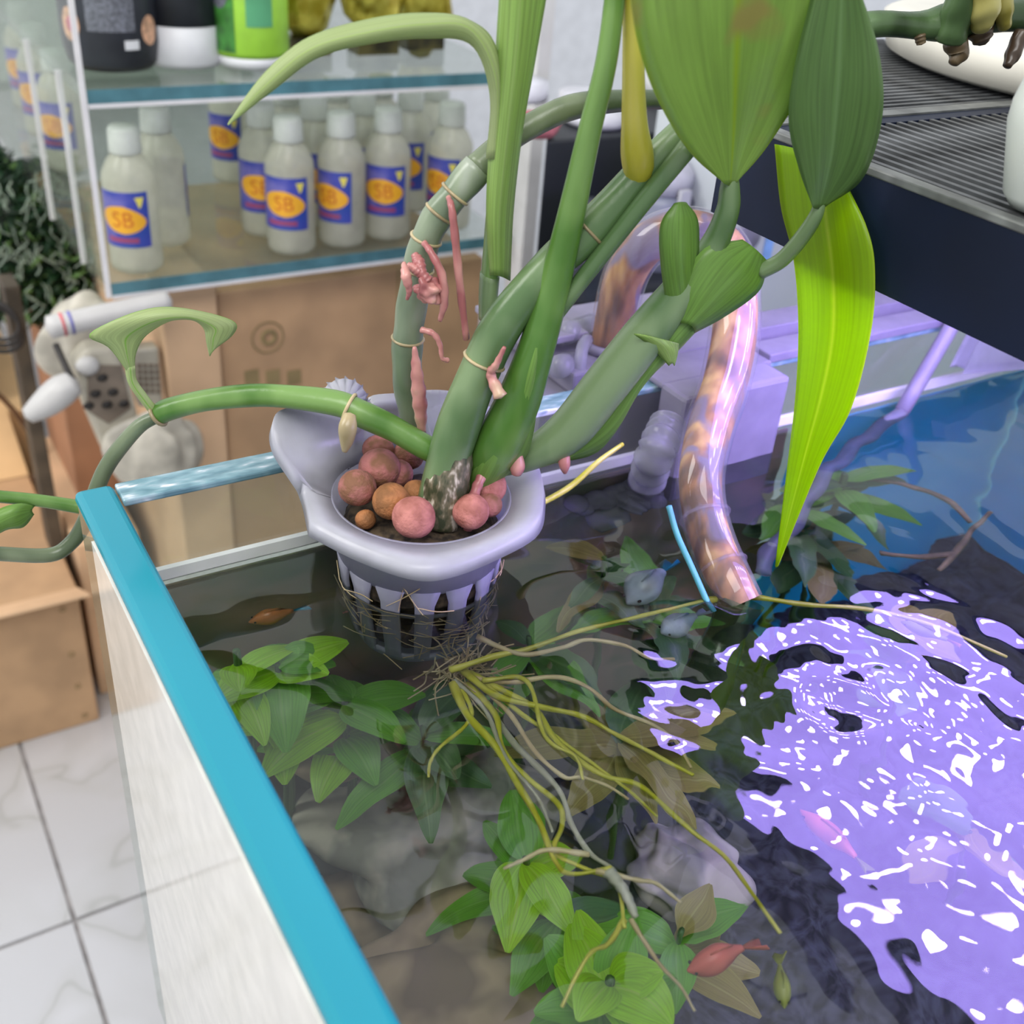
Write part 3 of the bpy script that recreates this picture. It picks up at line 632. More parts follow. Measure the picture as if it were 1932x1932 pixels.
for k in (13.2, 14.6):
    i = int(k); a, b = np.array(W(*pp[i])), np.array(W(*pp[i + 1])); c = a + (b - a) * (k - i); obj('pipe_joint', ringm(c, b - a, rw(c, 47), .0009, 28), MATS['acrylic'], pipe)
mat('cord_blue', (78, 150, 168), 0.4)
tag(obj('suction_cord', ptube([(1262, 955, .385, 6), (1278, 1010, .372, 6), (1305, 1070, .355, 6), (1345, 1160, .335, 6)], 20, 8), MATS['cord_blue']), 'thin teal cord running down beside the stained pipe', 'cord')

fx0, fx1 = .352, .505
filt = thing('hang_on_filter', (.43, .55, -.12), 'clear frosted filter box hung behind the back glass under the pipe', 'filter')
bevel(obj('box', boxm(fx0, fx1, .512, .60, -.12, -.012), MATS['filter_plastic'], filt), .003)
bevel(obj('lid', boxm(fx0 + .02, fx1, .5085, .604, -.011, .004), MATS['filter_plastic'], filt), .002)
bevel(obj('rim_clip', boxm(.415, fx1, .4735, .5080, .001, .005), MATS['filter_plastic'], filt), .0015)
bevel(obj('inner_box', boxm(.415, fx1 - .005, .450, .4760, -.085, .0055), MATS['filter_plastic'], filt), .003)
c = W(1150, 640, .532)
obj('collar', lathem([(.016, .0045), (.018, .005), (.019, .009), (.0165, .0105), (.0145, .0105), (.0145, .005)], 32, cx=c[0], cy=c[1]), MATS['filter_plastic'], filt)
obj('knob', tubem([W(1055, 692, .515), W(1100, 676, .552)], [.0075, .0075], 6, 20), MATS['clear_plastic'], filt)
obj('knob', tubem([W(1070, 628, .54), W(1115, 612, .575)], [.0075, .0075], 6, 20), MATS['clear_plastic'], filt)
obj('inlet_tube', tubem([W(1092, 720, .512), W(1098, 660, .52), W(1108, 640, .53)], .004, 10, 14), MATS['clear_plastic'], filt)
bevel(obj('flow_plate', boxm(.352, .40, .535, .60, .012, .017), MATS['filter_plastic'], filt), .001)
hs = thing('ribbed_hose', WW(1180, 960, -.09), 'short clear ribbed hose hanging inside the tank below the filter', 'hose')
obj('hose', tubem([W(1262, 800, .45), W(1235, 860, .435), WW(1215, 915, -.065), WW(1185, 960, -.085)], [.011, .011, .011, .011], 90, 20, knob=lambda t, a: 1 + .10 * math.sin(t * 75)), MATS['clear_plastic'], hs)
obj('nozzle', tubem([WW(1175, 965, -.088), WW(1120, 985, -.10)], [.009, .012], 8, 18), MATS['clear_plastic'], hs)
sk = thing('sponge_block', WW(1110, 890, -.10), 'lavender bubbly filter block under water right of the pot', 'filter block')
for k in range(46):
    p = WW(1060 + rng.uniform(0, 210), 830 + rng.uniform(0, 120), rng.uniform(-.085, -.075)); p[1] = min(p[1], .468)
    obj('cell', blobm(p, rng.uniform(.005, .010), k, .1, 2, 2), MATS['clear_plastic'], sk)
rail = thing('cover_rail', (.60, .505, 0), 'long clear cover rail resting on the right part of the back rim', 'rail')
bevel(obj('bar', boxm(fx1 + .002, .79, .478, .4995, .0006, .007), MATS['filter_plastic'], rail), .001)
bevel(obj('bar', boxm(fx1 + .002, .86, .506, .53, .000, .012), MATS['filter_plastic'], rail), .001)
bevel(obj('hanger', boxm(.77, .79, .5000, .5055, -.03, .007), MATS['filter_plastic'], rail), .001)
al = thing('air_line', Z(1700, 778, ZW), 'stiff clear air line slanting into the blue water', 'tube')
obj('rigid_tube', tubem([W(1850, 525, .474), W(1805, 600, .472), Z(1702, 775, ZW)], [.0056, .0056, .0056], 10, 16), MATS['filter_plastic'], al)
wv = [(1702, 778), (1665, 800), (1640, 825), (1612, 838), (1588, 872), (1560, 885), (1545, 920), (1518, 945), (1502, 985), (1470, 1020), (1446, 1050), (1440, 1085)]  # tube is straight; waviness from refraction is built into its shape
obj('refracted_tube', tubem([WW(x, y, -.052 - .004 * i) for i, (x, y) in enumerate(wv)], [.0056] * 12, 60, 14), MATS['clear_plastic'], al)
bk = [W(1822, 700, .455), W(1850, 645, .462), W(1960, 590, .47), W(1980, 690, .46)]
bo = mesh('bracket', [p + np.array([0, d, 0]) for d in (0, .012) for p in bk], [(0, 1, 2, 3), (7, 6, 5, 4)] + [(i, (i + 1) % 4, 4 + (i + 1) % 4, 4 + i) for i in range(4)][::-1], smooth=False)
tag(bevel(obj('corner_bracket', bo, MATS['clear_plastic']), .002), 'clear triangular plastic bracket above the blue water', 'bracket')

# ================================================================== UNDER WATER
def inside(p, m=.012):
    p = np.array(p); p[0] = max(p[0], GX1 + m); p[1] = min(p[1], GY0 - .008 - m); return p
def rockm(c, r, seed, sq): return blobm(c, r, seed, .42, 3.4, 5, sq, 'rock')
mat('rock_grey', (138, 134, 124), 0.8, scale=34, col2=(196, 186, 170), bump=1.0, lo=.42, hi=.58, bscale=60); mat('rock_brown', (128, 106, 88), 0.8, scale=28, col2=(182, 156, 128), bump=1.0, lo=.42, hi=.58, bscale=50); mat('rock_dark', (66, 68, 72), 0.8, 0.2, 20, bump=.6)
for k, (x, y, z, rp2, sq, m, lab) in enumerate([(830, 1560, -.31, 190, (1, .9, .5), 'rock_grey', 'large grey-brown stone under water near the left glass'),
    (900, 1850, -.30, 200, (1.05, .8, .5), 'rock_brown', 'rounded brown stone under water at the bottom of the view'),
    (590, 1470, -.33, 130, (.7, 1, .6), 'rock_dark', 'dark slate stone beside the left glass'),
    (1120, 1560, -.36, 140, (1, 1, .4), 'rock_dark', 'dark flat stone below the yellow roots'),
    (560, 1160, -.24, 95, (1.2, .8, .7), 'rock_brown', 'brown stone behind the green leaves left of the pot'),
    (1290, 1640, -.34, 90, (1, 1, .6), 'rock_grey', 'small olive stone beside the lavender reflection'),
    (700, 1700, -.36, 120, (1, 1, .5), 'rock_brown', 'small brown stone wedged at the left glass')]):
    p = WW(x, y, z); R_ = rw(p, rp2); p = inside(p, R_ * sq[0] * .75)
    tag(obj('stone', rockm(p, R_, 20 + k, sq), MATS[m]), lab, 'stone', 'stones in the tank')
leafmat('aqua_bright', (168, 222, 48), (190, 226, 90), 0.35, .4); leafmat('aqua_mid', (112, 178, 54), (130, 186, 80), 0.3, .4); leafmat('aqua_brown', (156, 142, 74), (180, 168, 96), 0.25, .5); leafmat('aqua_dark', (76, 116, 58), (104, 140, 80), 0.25, .4)
def leafW(b, d, L_, wd, droop, n=14, m=4):
    b = np.array(b); d = np.array(d, float); d /= np.linalg.norm(d); s = np.cross(d, [0, 0, 1.0]); s /= np.linalg.norm(s) + 1e-9; V, F, UV = [], [], []
    for i in range(n):
        t = i / (n - 1); c = b + d * L_ * t + np.array([0, 0, -droop * L_ * t * t]); ww = wd * (math.sin(math.pi * min(1, t ** .75 * .96 + .03)) ** .8 + .06)
        for j in range(m + 1):
            u = j / m; V.append(c + s * ww * (u - .5) * 2 + np.array([0, 0, .25 * ww * abs(u - .5) * 2])); UV.append((u, t))
    for i in range(n - 1):
        for j in range(m): a = i * (m + 1) + j; F.append((a, a + 1, a + m + 2, a + m + 1))
    return mesh('leaf', V, F, uv=UV)
def aqua(x, y, z, nl, L_, wd, mats, lab, spread=1.0, lift=.5, seed=0):
    g = np.random.default_rng(seed); p = inside(WW(x, y, z), .03)
    t = thing('aquatic_plant', (p[0], p[1], -.378), lab, 'aquatic plant', 'aquatic plants')
    obj('stalk', tubem([(p[0], p[1], -.378), (p[0] + .004, p[1], (p[2] - .378) / 2), p], [.003, .0028, .002], 14, 8), MATS['aqua_dark'], t)
    for k in range(nl):
        a = 2 * math.pi * k / nl * 2.4 + g.uniform(-.4, .4); l2 = L_ * g.uniform(.65, 1.1); q = p + np.array([0, 0, -g.uniform(0, .05)])
        d = [math.cos(a) * spread, math.sin(a) * spread, lift * g.uniform(.3, 1.4)]
        e_ = q + np.array(d) / np.linalg.norm(d) * l2
        if e_[0] < GX1 + .004 or e_[1] > GY0 - .01: l2 *= .5
        obj('leaf', leafW(q, d, l2, wd * g.uniform(.75, 1.15), g.uniform(.2, .7)), MATS[mats[int(g.integers(len(mats)))]], t)
BR, MD, BW, DK = 'aqua_bright', 'aqua_mid', 'aqua_brown', 'aqua_dark'
aqua(480, 1180, -.13, 11, .045, .013, [BR, BR, MD], 'bright green broad leaved plant in the back left tank corner', seed=1)
aqua(510, 1270, -.16, 10, .045, .012, [BR, MD], 'bright green plant beside the left rim below the corner', seed=2)
aqua(650, 1330, -.18, 12, .055, .012, [BR, MD, MD], 'green plant under the front left of the net pot', seed=3)
aqua(800, 1370, -.20, 14, .06, .011, [MD, MD, DK], 'mid green plant below the pot between the roots', seed=4)
aqua(370, 1090, -.10, 7, .04, .010, [MD, BR], 'small green plant at the back glass near the corner', seed=5)
aqua(990, 1620, -.22, 12, .05, .011, [BR, MD], 'green tuft below the long yellow roots', seed=6)
aqua(1150, 1850, -.17, 15, .05, .012, [BR, BR, MD], 'vivid green plant at the bottom centre of the tank', lift=.9, seed=7)
aqua(1180, 1390, -.20, 11, .075, .012, [BW, BW, DK], 'olive brown long leaved plant behind the roots', seed=8)
aqua(1100, 1010, -.12, 9, .05, .008, [MD, BW, DK], 'olive green weed right of the pot', seed=9)
aqua(1420, 880, -.13, 12, .07, .010, [DK, DK, MD], 'dark green weed behind the stained pipe', seed=10)
aqua(1540, 1010, -.17, 12, .075, .010, [DK, BW], 'dark leafy weed in front of the blue backdrop', seed=11)
aqua(1500, 830, -.11, 10, .06, .009, [DK, MD], 'dark weed at the back glass by the lime leaf', seed=12)
aqua(1230, 1130, -.16, 10, .07, .011, [DK, DK, MD], 'dark green weed below the bend of the pipe', seed=13)
aqua(1290, 1760, -.22, 9, .05, .009, [BW, MD], 'olive leaved plant near the pink fish', seed=14)
aqua(1000, 1200, -.18, 9, .07, .010, [DK, MD], 'dark green plant right under the net pot', seed=15)
aqua(1720, 1200, -.17, 8, .045, .010, [BW, DK], 'olive plant at the right of the lavender reflection', seed=16)
aqua(1840, 1560, -.28, 8, .04, .009, [DK, BW], 'dark plant beneath the rippling water on the right', seed=17)
aqua(1050, 1740, -.25, 9, .05, .011, [MD, DK], 'deep green plant between the two brown stones', seed=18)
mat('twig', (104, 92, 62), 0.8, 0.25, 60)
tw = thing('driftwood_twig', WW(1700, 1000, -.16), 'forked brown twig under water in front of the blue backdrop', 'twig')
for pts in ([(1630, 905), (1710, 915), (1790, 945), (1830, 985)], [(1870, 965), (1835, 1000), (1800, 1045), (1770, 1075)], [(1660, 1045), (1740, 1050), (1800, 1045)]):
    obj('branch', tubem([inside(WW(x, y, -.13)) for x, y in pts], [.0018, .0022, .0024, .0015][:len(pts)], 20, 8), MATS['twig'], tw)
def fish(h, t, z, fat, body, tail, lab, fin=None):
    a, b = inside(WW(*h, z)), inside(WW(*t, z)); d = b - a; L_ = np.linalg.norm(d); d /= L_; s = np.cross(d, [0, 0, 1.])
    f = thing('fish', (a + b) / 2, lab, 'fish', 'fish in the tank')
    ts = np.linspace(0, 1, 7); rr = np.array([.10, .62, .95, 1, .78, .46, .24]) * fat * L_ / 2
    obj('body', tubem([a + d * L_ * k * .78 for k in ts], rr, 26, 16, flat=1.25), MATS[body], f)
    e_ = a + d * L_ * .74
    def fan(name, o_, pts, m):
        V = [o_] + [o_ + d * x * L_ + np.array([0, 0, zz * L_]) + s * ss * L_ for x, zz, ss in pts]
        solid(obj(name, mesh(name, V, [(0, i, i + 1) for i in range(1, len(pts))]), MATS[m], f), .0006)
    fan('tail', e_, [(.26, .16, .10), (.30, .08, .13), (.24, 0, .06), (.30, -.05, -.08), (.26, -.14, -.12)], tail)
    fan('fin', a + d * L_ * .25 + np.array([0, 0, fat * L_ * .5]), [(.02, .06, 0), (.12, .13, .02), (.25, .10, .02), (.36, .0, 0)], fin or body)
    for q in (-1, 1): obj('eye', blobm(a + d * L_ * .08 + s * q * fat * L_ * .24 + np.array([0, 0, .03 * L_]), .022 * L_, 1, 0, 1, 2), MATS['fish_eye'], f)
mat('fish_eye', (20, 18, 18), .1); mat('fish_orange', (176, 112, 60), .35, .12, 60); mat('fish_blue', (20, 150, 190), .3, .1, 60); mat('fish_pink', (226, 116, 104), .4, .08, 50); mat('fish_white', (196, 208, 228), .3, .1, 60); mat('fish_green', (134, 140, 52), .4, .2, 50); mat('fish_mauve', (178, 112, 96), .4, .1, 50)
fish((432, 1112), (560, 1118), -.10, .34, 'fish_orange', 'fish_blue', 'orange brown fish with a bright blue tail left of the pot')
fish((650, 1140), (582, 1060), -.12, .30, 'fish_mauve', 'fish_mauve', 'mauve fish close to the left side of the pot')
fish((1300, 1826), (1432, 1780), -.14, .34, 'fish_pink', 'fish_pink', 'salmon pink fish near the bottom of the tank')
fish((1185, 1138), (1262, 1060), -.10, .42, 'fish_white', 'fish_blue', 'pale blue and white fish left of the stained pipe')
fish((1245, 1195), (1330, 1150), -.09, .40, 'fish_white', 'fish_white', 'silvery white fish right beside the pipe mouth')
fish((1512, 1530), (1640, 1640), -.13, .30, 'fish_pink', 'fish_green', 'pink headed fish under the lavender reflection')
fish((1480, 1900), (1470, 1800), -.14, .30, 'fish_green', 'fish_green', 'olive fish swimming upright by the bottom edge')
fish((1700, 1170), (1810, 1215), -.10, .30, 'fish_green', 'fish_orange', 'yellow green fish at the edge of the reflection on the right')

# ================================================================== ON THE LAMP
mat('dish_white', (226, 222, 210), .4, .02); mat('dish_band', (150, 148, 142), .5, .05)
dish = thing('white_dish', (.775, .47, LZ1), 'shallow white dish standing on top of the lamp', 'dish')
obj('bowl', lathem([(.150, LZ1 + .0005), (.158, LZ1 + .004), (.164, LZ1 + .024), (.160, LZ1 + .026), (.05, LZ1 + .022)], 64, cx=.775, cy=.47), MATS['dish_white'], dish)
st2 = thing('cut_stem_plant', W(1760, 60, .40), 'dark green knobbly stem with root stubs lying over the white dish', 'plant')
stemmat('stem_deep', (46, 66, 34), (84, 110, 70)); stemmat('stub', (66, 52, 40), (104, 88, 64)); stemmat('husk', (150, 140, 60), (186, 178, 110))
def P2(name, pts, m, n=22): obj(name, ptube(pts, n, 14, knob=knob(.06, 14)), MATS[m], st2)
P2('stem', [(1600, 55, .42, 24), (1660, 45, .415, 24), (1740, 48, .41, 26), (1800, 40, .405, 34), (1890, 30, .40, 30), (1990, 25, .395, 30)], 'stem_deep')
P2('branch', [(1790, 70, .402, 32), (1808, 20, .398, 30), (1825, -60, .395, 26)], 'stem_deep')
P2('husk', [(1850, 55, .392, 16), (1855, 20, .39, 30), (1862, -40, .388, 30)], 'husk'); P2('husk', [(1895, 50, .39, 12), (1893, 20, .388, 18), (1896, -30, .386, 18)], 'husk')
P2('root_stub', [(1800, 75, .40, 22), (1808, 100, .398, 20), (1798, 120, .397, 9)], 'stub'); P2('root_stub', [(1850, 60, .396, 24), (1855, 75, .394, 18), (1858, 82, .393, 8)], 'stub'); P2('root_stub', [(1735, 66, .406, 11), (1738, 82, .405, 9)], 'stub'); P2('root_stub', [(1928, 60, .39, 14), (1912, 100, .388, 15), (1900, 125, .386, 8)], 'stub')
mat('bottle_white', (206, 210, 204), .35, .02)
bp = Z(1962, 398, LZ1)
wb = thing('white_tub', bp, 'rounded white plastic bottle with blue print on the lamp grille', 'bottle')
br = rw(bp, 105)
obj('body', lathem([(br * .55, LZ1 + .001), (br * .72, LZ1 + .006), (br, LZ1 + .034), (br, LZ1 + .042), (br * .72, LZ1 + .075), (br * .45, LZ1 + .085), (br * .45, LZ1 + .10)], 48, cx=bp[0], cy=bp[1]), MATS['bottle_white'], wb)
obj('cap', lathem([(br * .5, LZ1 + .095), (br * .5, LZ1 + .12)], 32, cx=bp[0], cy=bp[1]), MATS['bottle_white'], wb)
mat('print_blue', (110, 160, 180), .5)
for r0 in range(4):
    V, F = [], []
    for k in range(9):
        if (k * 7 + r0 * 3) % 5 == 0: continue
        a = math.radians(178 + r0 * 2 + k * 7); zz = LZ1 + .056 - r0 * .0042 - k * .0004; rr = br * (1.012 if zz < LZ1 + .042 else 1.012 - (zz - LZ1 - .042) / .033 * .28)
        i0 = len(V)
        for da, dz in ((0, 0), (.085, 0), (.085, .0026), (0, .0026)): V.append((bp[0] + (rr - dz * .45 * (zz > LZ1 + .040)) * math.cos(a + da), bp[1] + (rr - dz * .45 * (zz > LZ1 + .040)) * math.sin(a + da), zz + dz))
        F.append((i0, i0 + 1, i0 + 2, i0 + 3))
    obj('print_line', mesh('print', V, F, smooth=False), MATS['print_blue'], wb)

# ================================================================== GLASS SHELF
SX0, SX1, SY0, SY1 = .264, .815, 1.30, 2.36
glassmat('shelf_glass', (0.93, 0.96, 0.94), 1.3, haze=0.16, hazecol=(176, 186, 176), scale=8); mat('shelf_edge', (92, 138, 150), .25, .08, 30, transl=.2); mat('white_metal', (226, 224, 226), .35, .02)
shelf = thing('glass_shelf', (SX0, SY0, -.24), 'glass shop shelf with blue-green edges holding rows of bottles', 'shelf')
for zt, nm in ((.004, 'shelf_panel'), (-.215, 'shelf_panel')):
    q = obj(nm, boxm(SX0, SX1, SY0 + .002, SY1, zt - .015, zt), MATS['shelf_glass'], shelf)
    obj('panel_edge', boxm(SX0, SX1, SY0, SY0 + .0018, zt - .0145, zt), MATS['shelf_edge'], q)
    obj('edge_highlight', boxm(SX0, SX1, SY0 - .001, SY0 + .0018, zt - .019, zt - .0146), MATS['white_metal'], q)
glassmat('side_glass', (0.96, 0.98, 0.96), 1.1, haze=0.04, hazecol=(226, 230, 222), scale=8)
sd = obj('side_panel', boxm(SX0 - .006, SX0 - .001, SY0 + .002, SY1, -.232, .46), MATS['side_glass'], shelf)
obj('side_edge', boxm(SX0 - .007, SX0 - .001, SY0 - .001, SY0 + .0018, -.232, .46), MATS['white_metal'], sd)
obj('side_trim', boxm(SX0 - .0075, SX0 - .001, SY0 + .30, SY0 + .304, -.232, .0), MATS['white_metal'], sd)
obj('side_trim', boxm(SX0 - .0075, SX0 - .001, SY0 + .12, SY0 + .124, -.232, .0), MATS['white_metal'], sd)
obj('back_panel', boxm(SX0, SX1, SY1, SY1 + .008, -.232, .46), mat('frost', (172, 184, 176), .5, .06, 5), shelf)
obj('post', boxm(SX1 + .008, SX1 + .028, SY0 - .02, SY0 + .02, ZF, .1), MATS['white_metal'], shelf)
obj('post', boxm(SX0, SX0 + .02, SY1 - .03, SY1, ZF, -.233), MATS['white_metal'], shelf); obj('post', boxm(SX1 - .03, SX1, SY1 - .03, SY1, ZF, -.233), MATS['white_metal'], shelf)

def bend(flat, r, a0, z0, uv=None):
    return [(r * math.cos(a0 + u / r), r * math.sin(a0 + u / r), z0 + v) for u, v in flat]
def gridpatch(fn, nu=14, nv=8):                 # fn(s, t) -> (u, v)
    P = [fn(i / nu, j / nv) for j in range(nv + 1) for i in range(nu + 1)]
    return P, [(j * (nu + 1) + i, j * (nu + 1) + i + 1, (j + 1) * (nu + 1) + i + 1, (j + 1) * (nu + 1) + i) for j in range(nv) for i in range(nu)]
plastic('bottle_body', (222, 222, 206), .45, .30, .2); plastic('bottle_cap', (226, 230, 224), .3, .05, .3)
def labelmat():
    s = NT('label_blue'); p = s.n('BsdfPrincipled', Roughness=.4); nz = s.noise(24, 2)
    rp = s.ramp(nz.outputs['Fac'], [(.40, lin((50, 74, 160))), (.5, lin((66, 74, 168))), (.62, lin((108, 104, 176)))]); s.l(rp.outputs[0], p.inputs['Base Color']); s.end(p.outputs[0])
labelmat(); mat('badge_yellow', (232, 170, 46), .4, .04); mat('print_orange', (200, 112, 34), .4, .05); mat('print_lemon', (226, 214, 96), .4, .04); mat('print_red', (150, 70, 110), .4, .05)
def make_bottle():
    t = thing('shop_bottle', (0, 0, 0), 'x', 'bottle', 'cloudy bottles on the glass shelf')
    R_ = .031
    obj('body', lathem([(R_ * .86, 0), (R_ * .98, .004), (R_, .010), (R_, .108), (R_ * .96, .116), (R_ * .74, .130), (R_ * .52, .138), (R_ * .50, .142)], 36), MATS['bottle_body'], t, True)
    obj('cap', lathem([(.0185, .139), (.0188, .141), (.0178, .164), (.0155, .168)], 28), MATS['bottle_cap'], t, True)
    a0 = math.radians(-112); w0, w1 = -.050, .020
    P, F = gridpatch(lambda s, q: (w0 + (w1 - w0) * s, .034 + .066 * q), 22, 2)
    lb = obj('label', mesh('label', bend(P, R_ + .0004, a0, 0), F), MATS['label_blue'], t, True)
    def tear(s, q):
        a = 2 * math.pi * s; rr = q; x = math.cos(a) * (.026 if math.cos(a) > 0 else .030); y = math.sin(a) * .0165 * (1 - .25 * max(0, math.cos(a)))
        return (-.010 + x * rr, .067 + y * rr + .002 * math.cos(a) * -1 * rr)
    P, F = gridpatch(tear, 28, 3); obj('badge', mesh('badge', bend(P, R_ + .0009, a0, 0), F), MATS['badge_yellow'], lb, True)
    me = textmesh('SB', .026)
    for v in me.vertices:
        u, vv = v.co.x * 1.0 - .012, v.co.y + .067; v.co = Vector(bend([(u, vv)], R_ + .0014, a0, 0)[0])
    obj('lettering', me, MATS['print_orange'], lb, True)
    P = [(.004, .094), (.015, .094), (.0115, .084), (.009, .081)]; obj('triangle_mark', mesh('mark', bend(P, R_ + .0010, a0, 0), [(0, 3, 2, 1)]), MATS['print_lemon'], lb, True)
    P, F = gridpatch(lambda s, q: (-.035 + .04 * s, .040 + .006 * q), 10, 1); obj('print_band', mesh('band', bend(P, R_ + .0008, a0, 0), F), MATS['print_red'], lb, True)
    return t
b0 = make_bottle(); first = True
zsh = -.215 + .0005
spots = [(.308, 1.345, .15, 'labelled cloudy bottle at the front left corner of the lower shelf'),
 (.366, 1.425, 2.9, 'unlabelled looking cloudy bottle just behind the front left bottle'),
 (.507, 1.345, .12, 'leftmost bottle of the front row on the right half of the shelf'),
 (.580, 1.350, -.25, 'front row bottle with its badge centred, second of the right group'),
 (.649, 1.357, .15, 'front row bottle, third of the right hand group'),
 (.748, 1.365, -.3, 'front row bottle partly behind the grey stem tip'),
 (.499, 1.420, .25, 'bottle peeking out left behind the leftmost front row bottle'),
 (.537, 1.660, -.1, 'lone bottle standing far back in the middle of the shelf'),
 (.322, 1.780, .1, 'bottle at the back seen through the left glass side, nearest one'),
 (.332, 1.98, .1, 'bottle seen through the left glass side, second from the front'),
 (.345, 2.16, .1, 'bottle seen through the left glass side, farthest one'),
 (.580, 1.440, 0, 'second row bottle behind the second front bottle'),
 (.655, 1.450, 0, 'second row bottle behind the third front bottle'),
 (.730, 1.455, 0, 'second row bottle behind the grey stem'),
 (.572, 1.520, 0, 'third row bottle, left'), (.650, 1.530, 0, 'third row bottle in the middle of the group'), (.722, 1.535, 0, 'third row bottle near the shelf end'),
 (.795, 1.50, 0, 'rear bottle nearest the white post')]
for x, y, rz, lab in spots:
    if len(lab.split()) < 4: lab += ' of the group'
    if first: b0.location = (x, y, zsh); b0.rotation_euler = (0, 0, rz); b0['label'] = lab; first = False
    else: dup(b0, (x, y, zsh), rz, label=lab)
# jars above
zu = .0045
mat('jar_black', (44, 46, 54), .4, .12, 20); mat('jar_white', (222, 222, 226), .4, .02); mat('jar_label', (104, 106, 116), .5, .2, 300); mat('jar_green', (146, 196, 58), .45, .05); mat('jar_teal', (88, 160, 116), .45, .05); mat('jar_dkgreen', (60, 120, 50), .4, .2, 60); mat('dot_tan', (206, 160, 130), .5, .15, 200); mat('dot_pink', (190, 104, 120), .5, .1)
def patch(parent, name, m, cx, cy, R_, a0, u0, u1, v0, v1):
    P, F = gridpatch(lambda s, q: (u0 + (u1 - u0) * s, v0 + (v1 - v0) * q), 14, 2); V = [(cx + a, cy + b, c) for a, b, c in bend(P, R_, a0, 0)]
    return obj(name, mesh(name, V, F), MATS[m], parent)
def disc(parent, name, m, cx, cy, R_, a0, u, v, r):
    P, F = gridpatch(lambda s, q: (u + r * .75 * q * math.cos(2 * math.pi * s), v + r * q * math.sin(2 * math.pi * s)), 20, 2); V = [(cx + a, cy + b, c) for a, b, c in bend(P, R_, a0, 0)]
    return obj(name, mesh(name, V, F), MATS[m], parent)
A0 = math.radians(-107)
c = Z(215, 122, .004); cx, cy, R_ = c[0], 1.42, .055
t = thing('black_jar', (cx, cy, zu), 'tall black jar with grey fine print label at the left of the upper shelf', 'jar')
obj('body', lathem([(R_ * .8, zu), (R_ * .92, zu + .008), (R_, zu + .03), (R_, zu + .19), (R_ * .9, zu + .2)], 40, cx=cx, cy=cy), MATS['jar_black'], t)
patch(t, 'label', 'jar_label', cx, cy, R_ + .0006, A0, -.022, .032, zu + .045, zu + .18); patch(t, 'barcode', 'jar_white', cx, cy, R_ + .0008, A0, .018, .035, zu + .026, zu + .036)
disc(t, 'picture', 'dot_tan', cx, cy, R_ + .0007, A0, -.044, zu + .05, .018); disc(t, 'picture', 'dot_pink', cx, cy, R_ + .0010, A0, -.044, zu + .05, .008); disc(t, 'picture', 'dot_tan', cx, cy, R_ + .0007, A0, .052, zu + .045, .016)
patch(t, 'side_stripe', 'dot_pink', cx, cy, R_ + .0007, A0, -.062, -.048, zu + .09, zu + .18)
cx, cy, R_ = .406, 1.42, .047
t = thing('banded_jar', (cx, cy, zu), 'round jar with black wrap and white base in the middle of the upper shelf', 'jar')
obj('base', lathem([(R_ * .92, zu), (R_, zu + .006), (R_, zu + .046), (R_ * .98, zu + .0465)], 40, cx=cx, cy=cy), MATS['jar_white'], t)
obj('wrap', lathem([(R_ * 1.005, zu + .0468), (R_ * 1.005, zu + .18)], 40, cx=cx, cy=cy), MATS['jar_black'], t)
patch(t, 'label', 'jar_label', cx, cy, R_ * 1.005 + .0006, A0, -.03, .035, zu + .085, zu + .17)
cx, cy, R_ = .482, 1.395, .046
t = thing('green_jar', (cx, cy, zu), 'lime green jar with teal panel and white foot on the upper shelf', 'jar')
obj('foot', lathem([(R_ * .8, zu), (R_ * .95, zu + .004), (R_ * .98, zu + .014)], 40, cx=cx, cy=cy), MATS['jar_white'], t)
obj('body', lathem([(R_ * .98, zu + .0142), (R_, zu + .02), (R_, zu + .18)], 40, cx=cx, cy=cy), MATS['jar_green'], t)
patch(t, 'panel', 'jar_teal', cx, cy, R_ + .0007, A0, -.006, .026, zu + .05, zu + .17); patch(t, 'leaf_print', 'jar_dkgreen', cx, cy, R_ + .0006, A0, -.058, -.020, zu + .02, zu + .17); disc(t, 'picture', 'jar_label', cx, cy, R_ + .0010, A0, -.04, zu + .085, .018)
mat('gold_foil', (176, 158, 44), .25, scale=40, col2=(226, 214, 96), metal=.5, bump=.8); mat('foil_dark', (70, 66, 36), .3, .4, 30)
for k, (x, y, r, lab) in enumerate([(.575, 1.45, .040, 'crumpled gold foil pack beside the green jar'), (.665, 1.44, .042, 'crumpled gold foil pack above the arching leaf'), (.745, 1.46, .040, 'crumpled gold foil pack near the upright blade leaf')]):
    t = thing('foil_pack', (x, y, zu), lab, 'pack', 'gold foil packs on the upper shelf')
    me = blobm((x, y, zu + .09), r, 60 + k, .35, 3.4, 3, (1, .7, 1.9)); obj('pouch', me, MATS['gold_foil'], t)
    obj('base_fold', boxm(x - r * .7, x + r * .7, y - .018, y + .018, zu, zu + .02), MATS['foil_dark'], t)

